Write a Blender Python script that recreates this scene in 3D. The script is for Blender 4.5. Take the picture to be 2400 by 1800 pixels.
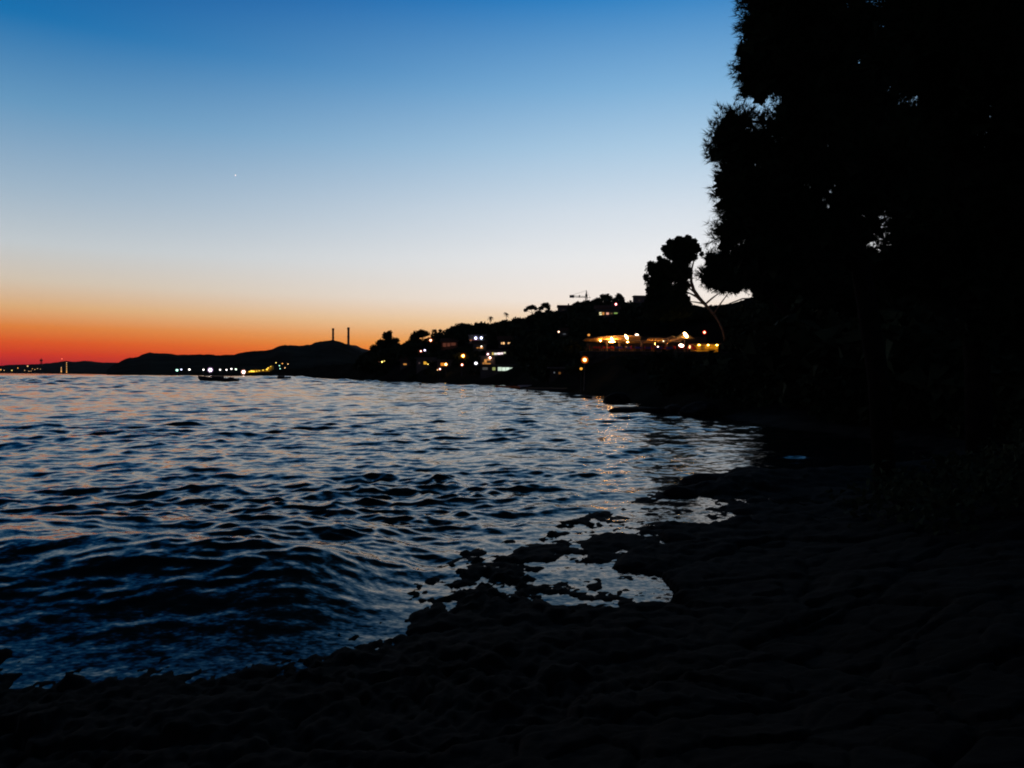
import bpy, bmesh, math
import numpy as np
from mathutils import Matrix, Vector

for o in list(bpy.data.objects):
    bpy.data.objects.remove(o, do_unlink=True)
scene = bpy.context.scene
COL = scene.collection
RNG = np.random.default_rng(7)
R = math.radians

# ------------------------------------------------------------------ camera
F = 1733.0                      # focal length in photo pixels (2400 wide)
CAM = np.array([0.0, 0.0, 2.4])
PITCH = math.atan(20.0 / F)
ROLL = R(0.30)
cam_d = bpy.data.cameras.new('camera')
cam_d.lens = 26.0
cam_d.sensor_width = 36.0
cam_d.clip_start = 0.05
cam_d.clip_end = 60000
cam = bpy.data.objects.new('camera', cam_d)
COL.objects.link(cam)
CM = Matrix.Rotation(R(90) - PITCH, 4, 'X') @ Matrix.Rotation(ROLL, 4, 'Z')
cam.matrix_world = Matrix.Translation(CAM) @ CM
scene.camera = cam
CR = np.array(CM.to_3x3())

# ------------------------------------------------------------------ world: dusk sky
SUN_AZ = R(13)                  # the sun has set a little right of the view axis
world = bpy.data.worlds.new('World')
scene.world = world
world.use_nodes = True
wn, wl = world.node_tree.nodes, world.node_tree.links
wn.clear()


def lin(c, k=1.0):
    r = [((v / 255) / 12.92 if v / 255 <= 0.04045 else (((v / 255) + 0.055) / 1.055) ** 2.4) * k for v in c]
    return (r[0], r[1], r[2], 1.0)


def wmath(op, a, b=None, clamp=False):
    n = wn.new('ShaderNodeMath')
    n.operation = op
    n.use_clamp = clamp
    for i, v in enumerate((a, b)):
        if v is None:
            continue
        if isinstance(v, (int, float)):
            n.inputs[i].default_value = v
        else:
            wl.new(v, n.inputs[i])
    return n.outputs[0]


def wramp(fac, stops):
    n = wn.new('ShaderNodeValToRGB')
    cr = n.color_ramp
    cr.interpolation = 'LINEAR'
    while len(cr.elements) < len(stops):
        cr.elements.new(0.5)
    for e, (deg, c) in zip(cr.elements, stops):
        e.position = math.sqrt(deg / 90.0)
        e.color = lin(c)
    wl.new(fac, n.inputs[0])
    return n.outputs[0]


tc = wn.new('ShaderNodeTexCoord')
sx = wn.new('ShaderNodeSeparateXYZ')
wl.new(tc.outputs['Generated'], sx.inputs[0])
elev = wmath('ARCSINE', wmath('MAXIMUM', sx.outputs[2], 0.0))
pos = wmath('SQRT', wmath('DIVIDE', elev, math.pi / 2))
hl = wmath('SQRT', wmath('ADD', wmath('MULTIPLY', sx.outputs[0], sx.outputs[0]),
                         wmath('ADD', wmath('MULTIPLY', sx.outputs[1], sx.outputs[1]), 1e-6)))
cosd = wmath('DIVIDE', wmath('ADD', wmath('MULTIPLY', sx.outputs[0], math.sin(SUN_AZ)),
                             wmath('MULTIPLY', sx.outputs[1], math.cos(SUN_AZ))), hl)
delta = wmath('ARCCOSINE', wmath('MINIMUM', wmath('MAXIMUM', cosd, -1.0), 1.0))
rA = wramp(pos, [(0, (248, 84, 10)), (1.2, (255, 132, 20)), (2.4, (255, 182, 84)), (3.8, (252, 214, 164)),
                 (5.8, (250, 238, 228)), (9.0, (239, 239, 240)), (12.4, (216, 226, 236)), (17, (172, 204, 229)),
                 (21, (128, 178, 218)), (27, (44, 130, 196)), (29.5, (34, 92, 134)), (33, (22, 54, 76)), (38, (14, 34, 46)), (50, (10, 23, 31)), (65, (8, 17, 24)), (90, (6, 12, 18))])
rB = wramp(pos, [(0, (138, 26, 46)), (0.6, (180, 34, 46)), (1.2, (214, 52, 34)), (2.0, (230, 86, 30)), (3.0, (232, 132, 58)),
                 (4.3, (226, 176, 124)), (6.0, (214, 198, 178)), (8.4, (196, 203, 207)), (12, (158, 182, 202)),
                 (17, (100, 152, 192)), (22, (20, 112, 174)), (27, (0, 82, 154)), (29, (3, 58, 106)), (32, (8, 37, 58)), (37, (9, 26, 37)), (65, (7, 15, 22)),
                 (90, (6, 12, 18))])
rC = wramp(pos, [(0, (112, 100, 112)), (8, (104, 100, 122)), (20, (54, 64, 92)), (45, (13, 24, 36)), (90, (6, 12, 18))])


def mapr(v, a, b):
    n = wn.new('ShaderNodeMapRange')
    n.interpolation_type = 'SMOOTHSTEP'
    wl.new(v, n.inputs[0])
    n.inputs[1].default_value = a
    n.inputs[2].default_value = b
    return n.outputs[0]


def wmix(f, a, b):
    n = wn.new('ShaderNodeMix')
    n.data_type = 'RGBA'
    wl.new(f, n.inputs[0])
    wl.new(a, n.inputs[6])
    wl.new(b, n.inputs[7])
    return n.outputs[2]


sky = wmix(mapr(delta, R(-2), R(51)), rA, rB)
sky = wmix(mapr(delta, R(48), R(112)), sky, rC)
bg = wn.new('ShaderNodeBackground')
bg.inputs[1].default_value = 1.0
wl.new(sky, bg.inputs[0])
nish = wn.new('ShaderNodeTexSky')
nish.sky_type = 'NISHITA'
nish.sun_disc = False
nish.sun_elevation = R(-3.0)
nish.sun_rotation = SUN_AZ
bg2 = wn.new('ShaderNodeBackground')
bg2.inputs[1].default_value = 0.02
wl.new(nish.outputs[0], bg2.inputs[0])
add = wn.new('ShaderNodeAddShader')
wl.new(bg.outputs[0], add.inputs[0])
wl.new(bg2.outputs[0], add.inputs[1])
wo = wn.new('ShaderNodeOutputWorld')
wl.new(add.outputs[0], wo.inputs[0])

scene.view_settings.view_transform = 'Standard'
scene.view_settings.look = 'None'
scene.view_settings.exposure = 0.0
scene.view_settings.gamma = 1.0
scene.view_settings.use_curve_mapping = False
scene.cycles.filter_width = 1.9        # the photograph is soft
scene.cycles.max_bounces = 5
scene.cycles.diffuse_bounces = 2
scene.cycles.glossy_bounces = 3
scene.cycles.sample_clamp_indirect = 12
scene.cycles.caustics_reflective = False
scene.cycles.caustics_refractive = False
scene.cycles.use_denoising = True
scene.cycles.denoiser = 'OPENIMAGEDENOISE'
scene.cycles.denoising_input_passes = 'RGB_ALBEDO_NORMAL'


# ------------------------------------------------------------------ helpers
def ray(px, py):
    v = CR @ np.array([(px - 1200) / F, -(py - 900) / F, -1.0])
    return v / v[1]


def P(px, py, d):
    return CAM + ray(px, py) * d


def proj(pt):
    v = CR.T @ (np.asarray(pt) - CAM)
    return 1200 + F * v[0] / -v[2], 900 - F * v[1] / -v[2]


def proj_np(pts):
    v = (np.asarray(pts) - CAM) @ CR
    return 1200 + F * v[:, 0] / -v[:, 2], 900 - F * v[:, 1] / -v[:, 2]


def sstep(a, b, x):
    t = np.clip((x - a) / (b - a), 0, 1)
    return t * t * (3 - 2 * t)


def hash2(ix, iy, seed):
    h = (ix.astype(np.int64) * 374761393 + iy.astype(np.int64) * 668265263 + seed * 974711) & 0xFFFFFFFF
    h = ((h ^ (h >> 13)) * 1274126177) & 0xFFFFFFFF
    return ((h ^ (h >> 16)) & 0xFFFF) / 65535.0


def vnoise(x, y, seed=0):
    ix, iy = np.floor(x), np.floor(y)
    fx, fy = x - ix, y - iy
    fx, fy = fx * fx * (3 - 2 * fx), fy * fy * (3 - 2 * fy)
    a, b = hash2(ix, iy, seed), hash2(ix + 1, iy, seed)
    c, d = hash2(ix, iy + 1, seed), hash2(ix + 1, iy + 1, seed)
    return (a + (b - a) * fx + (c - a) * fy + (a - b - c + d) * fx * fy) * 2 - 1


def fbm(x, y, octv=4, seed=0, gain=0.5):
    s, a = 0, 1.0
    for i in range(octv):
        s = s + a * vnoise(x * 2 ** i + 17.3 * i, y * 2 ** i - 9.1 * i, seed + i)
        a *= gain
    return s


def slabs(x, y, size, seed):
    """broken rock slabs: tilted plates with cracks between them"""
    ix, iy = np.floor(x / size), np.floor(y / size)
    b1 = np.full(x.shape, 1e9)
    b2 = np.full(x.shape, 1e9)
    h = np.zeros(x.shape)
    for di in (-1, 0, 1):
        for dj in (-1, 0, 1):
            cx, cy = ix + di, iy + dj
            px_ = (cx + hash2(cx, cy, seed)) * size
            py_ = (cy + hash2(cx, cy, seed + 50)) * size
            d2 = np.hypot(x - px_, y - py_) / size
            t = hash2(cx, cy, seed + 99) * 2 - 1 + ((hash2(cx, cy, seed + 7) - 0.5) * (x - px_) + (hash2(cx, cy, seed + 8) - 0.5) * (y - py_)) / size * 1.4
            m = d2 < b1
            b2 = np.where(m, b1, np.minimum(b2, d2))
            h = np.where(m, t, h)
            b1 = np.where(m, d2, b1)
    return h - 0.7 * (1 - sstep(0.0, 0.14, b2 - b1))


def mesh_np(name, verts, faces, mat=None, parent=None, smooth=False):
    verts = np.asarray(verts, dtype=np.float32).reshape(-1, 3)
    faces = np.asarray(faces, dtype=np.int32)
    n = faces.shape[1]
    me = bpy.data.meshes.new(name)
    me.vertices.add(len(verts))
    me.vertices.foreach_set('co', verts.ravel())
    me.loops.add(faces.size)
    me.loops.foreach_set('vertex_index', faces.ravel())
    me.polygons.add(len(faces))
    me.polygons.foreach_set('loop_start', np.arange(0, faces.size, n, dtype=np.int32))
    if smooth:
        me.polygons.foreach_set('use_smooth', np.ones(len(faces), dtype=bool))
    me.update(calc_edges=True)
    return link(name, me, mat, parent)


def link(name, me, mat=None, parent=None):
    o = bpy.data.objects.new(name, me)
    COL.objects.link(o)
    if mat is not None:
        me.materials.append(mat)
    if parent is not None:
        o.parent = parent
    return o


def tag(o, label=None, cat=None, group=None, kind=None):
    if label:
        o['label'] = label
    if cat:
        o['category'] = cat
    if group:
        o['group'] = group
    if kind:
        o['kind'] = kind
    return o


def thing(name, loc, label, cat, group=None, rz=0.0):
    o = bpy.data.objects.new(name, None)
    COL.objects.link(o)
    o.empty_display_size = 0.2
    o.location = [float(v) for v in loc]
    o.rotation_euler = (0, 0, rz)
    return tag(o, label, cat, group)


class MB:
    """collects boxes, tubes and lathes and links them as one mesh object"""

    def __init__(self):
        self.v, self.f = [], []

    def add(self, vs, fs):
        b = len(self.v)
        self.v += [tuple(float(c) for c in p) for p in vs]
        self.f += [tuple(i + b for i in f) for f in fs]
        return self

    def box(self, x0, x1, y0, y1, z0, z1):
        vs = [(x, y, z) for z in (z0, z1) for y in (y0, y1) for x in (x0, x1)]
        return self.add(vs, [(0, 2, 3, 1), (4, 5, 7, 6), (0, 1, 5, 4), (2, 6, 7, 3), (0, 4, 6, 2), (1, 3, 7, 5)])

    def tube(self, pts, rad, n=6, cap=True):
        pts = [Vector(p) for p in pts]
        vs, fs = [], []
        for i, p in enumerate(pts):
            a = pts[max(i - 1, 0)]
            b = pts[min(i + 1, len(pts) - 1)]
            t = (b - a).normalized()
            u = t.cross(Vector((0.31, 0.93, 0.17))).normalized()
            w = t.cross(u)
            r = rad[i] if isinstance(rad, (list, tuple)) else rad
            for k in range(n):
                an = 2 * math.pi * k / n
                vs.append(p + u * (r * math.cos(an)) + w * (r * math.sin(an)))
        for i in range(len(pts) - 1):
            for k in range(n):
                fs.append((i * n + k, i * n + (k + 1) % n, (i + 1) * n + (k + 1) % n, (i + 1) * n + k))
        if cap:
            fs.append(tuple(range(n - 1, -1, -1)))
            m = (len(pts) - 1) * n
            fs.append(tuple(m + k for k in range(n)))
        return self.add(vs, fs)

    def lathe(self, prof, c=(0, 0, 0), n=10):
        vs, fs = [], []
        for r, z in prof:
            for k in range(n):
                an = 2 * math.pi * k / n
                vs.append((c[0] + r * math.cos(an), c[1] + r * math.sin(an), c[2] + z))
        for i in range(len(prof) - 1):
            for k in range(n):
                fs.append((i * n + k, i * n + (k + 1) % n, (i + 1) * n + (k + 1) % n, (i + 1) * n + k))
        return self.add(vs, fs)

    def globe(self, c, r, rz=None):
        rz = rz or r
        prof = [(max(r * math.sin(math.pi * i / 6), 1e-4), -rz * math.cos(math.pi * i / 6)) for i in range(7)]
        return self.lathe(prof, c, 10)

    def build(self, name, mat, parent=None, smooth=False):
        me = bpy.data.meshes.new(name)
        me.from_pydata(self.v, [], self.f)
        me.update()
        if smooth:
            me.polygons.foreach_set('use_smooth', np.ones(len(me.polygons), dtype=bool))
        return link(name, me, mat, parent)


def pmat(name, col, rough=0.9, spec=0.2, var=0.0, scale=1.0, bump=0.0, bscale=8.0, metal=0.0):
    m = bpy.data.materials.new(name)
    m.use_nodes = True
    nt = m.node_tree
    b = nt.nodes['Principled BSDF']
    b.inputs['Base Color'].default_value = (*col, 1)
    b.inputs['Roughness'].default_value = rough
    b.inputs['Specular IOR Level'].default_value = spec
    b.inputs['Metallic'].default_value = metal
    if var > 0 or bump > 0:
        geo = nt.nodes.new('ShaderNodeNewGeometry')
    if var > 0:
        nz = nt.nodes.new('ShaderNodeTexNoise')
        nz.inputs['Scale'].default_value = scale
        nz.inputs['Detail'].default_value = 5
        nt.links.new(geo.outputs['Position'], nz.inputs['Vector'])
        rp = nt.nodes.new('ShaderNodeValToRGB')
        rp.color_ramp.elements[0].position = 0.3
        rp.color_ramp.elements[1].position = 0.7
        rp.color_ramp.elements[0].color = (*[c * (1 - var) for c in col], 1)
        rp.color_ramp.elements[1].color = (*[min(1, c * (1 + var)) for c in col], 1)
        nt.links.new(nz.outputs['Fac'], rp.inputs[0])
        nt.links.new(rp.outputs[0], b.inputs['Base Color'])
    if bump > 0:
        nz2 = nt.nodes.new('ShaderNodeTexNoise')
        nz2.inputs['Scale'].default_value = bscale
        nz2.inputs['Detail'].default_value = 6
        nt.links.new(geo.outputs['Position'], nz2.inputs['Vector'])
        bp = nt.nodes.new('ShaderNodeBump')
        bp.inputs['Strength'].default_value = 0.7
        bp.inputs['Distance'].default_value = bump
        nt.links.new(nz2.outputs['Fac'], bp.inputs['Height'])
        nt.links.new(bp.outputs[0], b.inputs['Normal'])
    return m


_em = {}


def emat(col, strength):
    key = (tuple(round(c, 3) for c in col), round(strength, 3))
    if key not in _em:
        m = bpy.data.materials.new('glow')
        m.use_nodes = True
        b = m.node_tree.nodes['Principled BSDF']
        b.inputs['Base Color'].default_value = (0.1, 0.1, 0.1, 1)
        b.inputs['Roughness'].default_value = 0.5
        b.inputs['Emission Color'].default_value = (*col, 1)
        b.inputs['Emission Strength'].default_value = strength
        _em[key] = m
    return _em[key]


M = dict(
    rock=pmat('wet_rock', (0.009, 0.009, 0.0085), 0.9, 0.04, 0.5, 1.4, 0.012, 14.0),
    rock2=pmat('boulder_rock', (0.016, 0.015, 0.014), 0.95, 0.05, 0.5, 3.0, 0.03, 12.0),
    farland=pmat('scrub_hill', (0.030, 0.034, 0.026), 1.0, 0.0, 0.5, 0.01),
    hill=pmat('hill_soil', (0.020, 0.021, 0.016), 1.0, 0.0, 0.5, 0.08, 0.2, 0.6),
    leaf=pmat('pine_needles', (0.022, 0.034, 0.016), 0.9, 0.08, 0.5, 1.2),
    leaf2=pmat('scrub_leaves', (0.028, 0.040, 0.020), 0.9, 0.05, 0.5, 0.25),
    bark_shade=pmat('shaded_bark', (0.012, 0.010, 0.008), 0.95, 0.02, 0.4, 4.0, 0.03, 10.0),  # near pines: their silhouette darkness is put into the bark colour
    bark=pmat('pine_bark', (0.16, 0.12, 0.08), 0.95, 0.05, 0.4, 4.0, 0.03, 10.0),  # lighter bark copy, so the leaning trunk reads lamplit
    wall=pmat('plaster', (0.11, 0.10, 0.085), 0.9, 0.1, 0.2, 0.5),
    terracotta=pmat('red_plaster', (0.22, 0.09, 0.05), 0.9, 0.1, 0.2, 0.5),
    roof=pmat('roof_tile', (0.12, 0.06, 0.04), 0.9, 0.1, 0.3, 2.0),
    dark=pmat('dark_metal', (0.02, 0.02, 0.022), 0.6, 0.3),
    concrete=pmat('concrete', (0.12, 0.115, 0.105), 0.9, 0.1, 0.3, 0.3),
    canvas=pmat('cream_canvas', (0.66, 0.46, 0.24), 0.9, 0.05, 0.15, 0.8),
    timber=pmat('timber', (0.30, 0.20, 0.11), 0.8, 0.1, 0.3, 3.0),
    stone=pmat('retaining_stone', (0.06, 0.056, 0.048), 0.95, 0.05, 0.5, 1.2, 0.05, 3.0),
    yellow=pmat('ochre_render', (0.62, 0.40, 0.06), 0.9, 0.05, 0.15, 0.6),
    blue=pmat('blue_cloth', (0.03, 0.05, 0.35), 0.9, 0.05),
    red=pmat('red_cloth', (0.45, 0.03, 0.03), 0.85, 0.05),
    hull_dark=pmat('dark_hull', (0.02, 0.022, 0.026), 0.5, 0.3),
    hull_white=pmat('white_hull', (0.75, 0.74, 0.72), 0.5, 0.3, 0.08, 2.0),
    hull_orange=pmat('orange_hull', (0.85, 0.22, 0.06), 0.55, 0.3, 0.1, 2.0),
    thatch=pmat('thatch', (0.42, 0.28, 0.11), 1.0, 0.0, 0.4, 5.0),
    frame=pmat('window_frame', (0.08, 0.07, 0.06), 0.8, 0.1),
    glass=pmat('dark_glass', (0.01, 0.01, 0.012), 0.1, 0.5),
)

# ------------------------------------------------------------------ the coast as a plan
COAST = np.array([(-40, 6), (-12, 7.3), (-6, 6.9), (-3.6, 6.5), (-2.6, 6.5), (-1.8, 7.0), (-1.2, 7.9), (-0.6, 10.0), (0.1, 10.9), (1.4, 12.8), (2.5, 14.4),  # rock drawn out at the left to give the near water's darkness
                  (3.4, 16.0), (4.3, 17.3), (5.6, 18.2), (8.5, 19.0), (12.0, 21.0), (14.5, 25.0), (14.2, 30.0), (13.0, 35.5),
                  (12.2, 42.0), (10.4, 55.0), (10.8, 70), (11.2, 86), (9.0, 104), (4.0, 128), (-2, 176), (-14, 200), (-25, 219),
                  (-44, 262), (-60, 300), (-150, 520), (-290, 830), (-420, 1100)], dtype=np.float64)
LANDPOLY = np.vstack([COAST, [(-420, 3000), (3000, 3000), (3000, -400), (-40, -400)]])


def coast_sd(x, y):
    x = np.asarray(x, dtype=np.float64)
    y = np.asarray(y, dtype=np.float64)
    best = np.full(x.shape, 1e12)
    for (ax, ay), (bx, by) in zip(COAST[:-1], COAST[1:]):
        dx, dy = bx - ax, by - ay
        t = np.clip(((x - ax) * dx + (y - ay) * dy) / (dx * dx + dy * dy), 0, 1)
        d = (x - ax - t * dx) ** 2 + (y - ay - t * dy) ** 2
        np.minimum(best, d, out=best)
    inside = np.zeros(x.shape, dtype=bool)
    n = len(LANDPOLY)
    for i in range(n):
        ax, ay = LANDPOLY[i]
        bx, by = LANDPOLY[(i + 1) % n]
        if ay == by:
            continue
        inside ^= ((ay > y) != (by > y)) & (x < (bx - ax) * (y - ay) / (by - ay) + ax)
    return np.where(inside, 1, -1) * np.sqrt(best)


SKY_U = np.array([600, 850, 875, 900, 935, 960, 1005, 1040, 1055, 1075, 1110, 1150, 1200, 1215, 1250, 1280, 1310, 1340, 1365, 1400, 1465,
                  1475, 1490, 1545, 1640, 1700, 1760, 1800, 2000, 2400, 3200], float)
SKY_V = np.array([862, 838, 814, 803, 806, 803, 793, 777, 772, 763, 765, 758, 753, 747, 739, 729, 724, 716, 710, 703, 702, 712, 709, 706,
                  716, 714, 706, 690, 650, 610, 600], float)
RDG_U = np.array([600, 860, 1000, 1200, 1400, 1550, 1700, 1850, 2000, 2400, 3200], float)
RDG_D = np.array([900, 350, 360, 420, 450, 400, 260, 190, 150, 110, 90], float)
SHO_U = np.array([600, 850, 1000, 1180, 1300, 1430, 1500, 1700, 1840, 2000, 2400, 3200], float)
SHO_D = np.array([840, 304, 224, 182, 120, 88, 60, 45, 38, 34, 30, 28], float)


def land_h(x, y, sd=None):
    x = np.asarray(x, dtype=np.float64)
    y = np.asarray(y, dtype=np.float64)
    if sd is None:
        sd = coast_sd(x, y)
    D = np.hypot(x, y)
    u = np.where(y > 1, 1200 + F * x / np.maximum(y, 1), np.where(x > 0, 3200, 600))
    u = np.clip(u, 600, 3200)
    # near: rock shelf at sea level, then a low bank
    rough = 0.03 * fbm(x * 0.9, y * 0.7, 3, 3) + 0.046 * fbm(x * 6.5, y * 4.6, 3, 9, 0.8) * (0.75 + 0.4 * fbm(x * 0.6, y * 0.6, 2, 61)) * np.interp(sd, [0, 2.2, 3.6], [1, 0.8, 0.25])
    qx, qy = x * 0.86 + y * 0.5, y * 0.86 - x * 0.5
    slab = 0.036 * slabs(qx, qy * 1.5, 1.5, 5) + 0.02 * slabs(qx, qy * 1.3, 0.42, 6)
    near = np.interp(sd, [-30, -6, -2, -0.6, 0, 1.5, 3, 4.2, 6, 9, 14, 24, 40],
                     [-4, -1.6, -0.8, -0.22, -0.005, 0.024, 0.052, 0.16, 0.6, 1.3, 2.4, 5.0, 7.5])
    near = near + np.where(sd > 0, np.clip(7.6 - y, 0, 6) * np.interp(x, [-3, -1], [0.045, 0.05]) * np.clip(sd / 1.5, 0, 1), 0)
    near = near + 0.22 * np.exp(-((sd - 1.1) / 0.9) ** 2) * sstep(2.6, 4.4, x) * sstep(14.6, 15.8, y)
    near = near + (rough + slab) * np.interp(sd, [-3, 0, 3, 7], [0.6, 0.8, 1.0, 1.4])
    # far: hillside rising from the shore to its ridge
    S, Rg = np.interp(u, SHO_U, SHO_D), np.interp(u, RDG_U, RDG_D)
    elevpx = np.interp(u, SHO_U, np.interp(SHO_U, [0, 2400], [875, 887]))
    Zr = np.maximum((elevpx - (np.interp(u, SKY_U, SKY_V) + 15)) * Rg / F + 2.4, 1.0)
    t = (D - S) / (Rg - S)
    Zh = np.where(t < 1, Zr * np.clip(t, 0, 1), Zr * (1 - 0.35 * np.clip((D - Rg) / Rg, 0, 1)))
    Zh = Zh + np.clip(t * 4, 0, 1) * 0.9 * fbm(x / 22, y / 22, 3, 31)
    # terrace of the restaurant
    wu = sstep(1335, 1365, u) * (1 - sstep(1712, 1760, u))
    cap = np.interp(D, [50, 60, 112, 117, 142, 165], [0.4, 0.6, 3.2, 4.6, 4.6, 60])
    Zh = np.where(D < 160, Zh * (1 - wu) + np.minimum(Zh, cap) * wu, Zh)
    shore = np.interp(sd, [-40, -8, -1, 0, 3, 8], [-4, -2, -0.5, -0.05, 0.7, 1.1])
    far = shore + np.where(sd > 0, Zh * np.clip(sd / 6, 0, 1), 0) + np.where(sd > -2, 0.25 * fbm(x / 1.7, y / 1.7, 3, 5), 0)
    w = sstep(30, 58, D)
    return near * (1 - w) + far * w


def solve(px, py, above=0.0, dmin=50, dmax=460):
    """first distance where the sight line through the pixel passes `above` metres over the land"""
    D = np.arange(dmin, dmax, 0.5)
    rv = ray(px, py)
    pts = CAM + D[:, None] * rv
    g = pts[:, 2] - land_h(pts[:, 0], pts[:, 1]) - above
    i = np.argmax(g < 0) if np.any(g < 0) else len(D) - 1
    return float(D[i])


def polar(rs, th):
    rr, tt = np.meshgrid(rs, th, indexing='ij')
    nr, nt = len(rs), len(th)
    idx = np.arange(nr * nt).reshape(nr, nt)
    return rr, tt, idx


# ------------------------------------------------------------------ sea
def build_sea():
    r = [1.2]
    while r[-1] < 420:
        r.append(r[-1] * 1.0046)
    while r[-1] < 1300:
        r.append(r[-1] * 1.009)
    while r[-1] < 10800:
        r.append(r[-1] * 1.06)
    rs = np.array(r)
    dr = np.gradient(rs)
    th = np.concatenate([np.linspace(R(-42), R(42), 530), R(42) + R(276) * np.arange(1, 93) / 93])
    rr, tt, idx = polar(rs, th)
    X, Y = (rr * np.sin(tt)).astype(np.float32), (rr * np.cos(tt)).astype(np.float32)
    near_rows = rs < 900
    sd = np.full(X.shape, -100.0)
    k = int(near_rows.sum())
    sd[:k] = coast_sd(X[:k], Y[:k])
    att = np.interp(sd, [-5, -2.5, -0.8, 0.3, 2], [1.0, 0.85, 0.5, 0.12, 0.05]).astype(np.float32)
    # the little cove behind the shelf is sheltered
    att *= (1 - 0.45 * np.exp(-(((X - 11) / 6) ** 2 + ((Y - 30) / 12) ** 2))).astype(np.float32)
    gust = (1 + 0.45 * fbm(X / 9, Y / 7, 4, 77, 0.6)).astype(np.float32)
    att *= gust
    Z = np.zeros_like(X)
    DX = np.zeros_like(X)
    DY = np.zeros_like(X)
    rng = np.random.default_rng(11)
    nw = 150
    lam = np.exp(np.linspace(math.log(0.16), math.log(40), nw)) * rng.uniform(0.96, 1.04, nw)
    for L in lam:
        lo = sstep(2.3 * dr, 4.5 * dr, L)
        hi_l = np.maximum(np.interp(rs, [5, 14, 40, 100], [1.0, 1.7, 2.3, 2.6]), 7 * dr)
        hi = 1 - sstep(hi_l, hi_l * 2.3, L)
        w = lo * hi * np.minimum(1, 420 / rs) * np.interp(rs, [8, 14, 22, 50, 120, 300], [1.0, 0.92, 0.74, 0.62, 0.75, 0.95])
        on = np.nonzero(w > 1e-3)[0]
        if len(on) == 0:
            continue
        a0, a1 = on[0], on[-1] + 1
        spread = 1.05 if L < 0.8 else 0.7
        ang = R(-98) + rng.normal(0, spread)
        kk = 2 * math.pi / L
        kx, ky = kk * math.cos(ang), kk * math.sin(ang)
        slope = 0.050 * (1.45 if L < 0.32 else 1.15 if L < 0.6 else 0.95 if L < 1.2 else 0.72)
        amp = slope / kk
        ph = np.float32(kx) * X[a0:a1] + np.float32(ky) * Y[a0:a1] + np.float32(rng.uniform(0, 6.28))
        ww = (w[a0:a1, None] * amp).astype(np.float32) * att[a0:a1]
        Z[a0:a1] += ww * np.sin(ph)
        c = ww * np.cos(ph) * np.float32(1.0)
        DX[a0:a1] += c * math.cos(ang)
        DY[a0:a1] += c * math.sin(ang)
    # a swell steepening as it reaches the shore on the left
    side = (1 - sstep(-2.6, -0.9, X)) * sstep(-18, -10, X)
    for y0, hh, wb, wf, sl, sd_ in ((10.9, 0.40, 1.0, 1.7, 0.12, 41), (8.2, 0.30, 0.8, 1.7, -0.10, 47)):
        yc = y0 + sl * X + 0.35 * fbm(X / 2.4, X * 0, 2, sd_)
        q = Y - yc
        bump = np.where(q > 0, np.exp(-(q / wb) ** 2), np.exp(-(q / wf) ** 2))
        hgt = hh * (1 + 0.35 * fbm(X / 2.1, Y * 0.2, 2, sd_ + 2))
        face = np.exp(-((q + 1.2) / 1.2) ** 2) * side
        Z = Z * (1 - 0.3 * face) + (hgt * bump * side).astype(np.float32)
        DX *= (1 - 0.3 * face)
        DY *= (1 - 0.3 * face)
    v = np.stack([X + DX, Y + DY, Z], -1).reshape(-1, 3)
    nt = len(th)
    j = np.arange(nt)
    jn = (j + 1) % nt
    f = np.stack([idx[:-1][:, j], idx[:-1][:, jn], idx[1:][:, jn], idx[1:][:, j]], -1).reshape(-1, 4)
    # leave out water far under the land
    keep = (sd.reshape(-1)[f[:, 0]] < 9)
    m = bpy.data.materials.new('sea_water')
    m.use_nodes = True
    nt_ = m.node_tree
    b = nt_.nodes['Principled BSDF']
    b.inputs['Base Color'].default_value = (0.004, 0.009, 0.011, 1)
    b.inputs['IOR'].default_value = 1.23
    b.inputs['Roughness'].default_value = 0.09
    geo = nt_.nodes.new('ShaderNodeNewGeometry')
    ln = nt_.nodes.new('ShaderNodeVectorMath')
    ln.operation = 'LENGTH'
    nt_.links.new(geo.outputs['Position'], ln.inputs[0])

    def ripple(scale, s0, s1, d0, d1, prev):
        mp = nt_.nodes.new('ShaderNodeMapping')
        mp.inputs['Scale'].default_value = (scale * 0.6, scale, scale)
        nt_.links.new(geo.outputs['Position'], mp.inputs[0])
        nz = nt_.nodes.new('ShaderNodeTexNoise')
        nz.inputs['Scale'].default_value = 1.0
        nz.inputs['Detail'].default_value = 2
        nt_.links.new(mp.outputs[0], nz.inputs['Vector'])
        sub = nt_.nodes.new('ShaderNodeVectorMath')
        sub.operation = 'SUBTRACT'
        sub.inputs[1].default_value = (0.5, 0.5, 0.5)
        nt_.links.new(nz.outputs['Color'], sub.inputs[0])
        mul = nt_.nodes.new('ShaderNodeVectorMath')
        mul.operation = 'MULTIPLY'
        mul.inputs[1].default_value = (1, 1, 0)
        nt_.links.new(sub.outputs[0], mul.inputs[0])
        mr = nt_.nodes.new('ShaderNodeMapRange')
        nt_.links.new(ln.outputs['Value'], mr.inputs[0])
        mr.inputs[1].default_value, mr.inputs[2].default_value = d0, d1
        mr.inputs[3].default_value, mr.inputs[4].default_value = s0, s1
        sc = nt_.nodes.new('ShaderNodeVectorMath')
        sc.operation = 'SCALE'
        nt_.links.new(mul.outputs[0], sc.inputs[0])
        nt_.links.new(mr.outputs[0], sc.inputs['Scale'])
        ad = nt_.nodes.new('ShaderNodeVectorMath')
        ad.operation = 'ADD'
        nt_.links.new(prev, ad.inputs[0])
        nt_.links.new(sc.outputs[0], ad.inputs[1])
        return ad.outputs[0]

    n0 = ripple(27.0, 0.26, 0.0, 4, 30, geo.outputs['Normal'])
    n1 = ripple(11.0, 0.2, 0.2, 5, 60, n0)
    n2 = ripple(2.2, 0.08, 0.34, 30, 250, n1)
    nn = nt_.nodes.new('ShaderNodeVectorMath')
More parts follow.
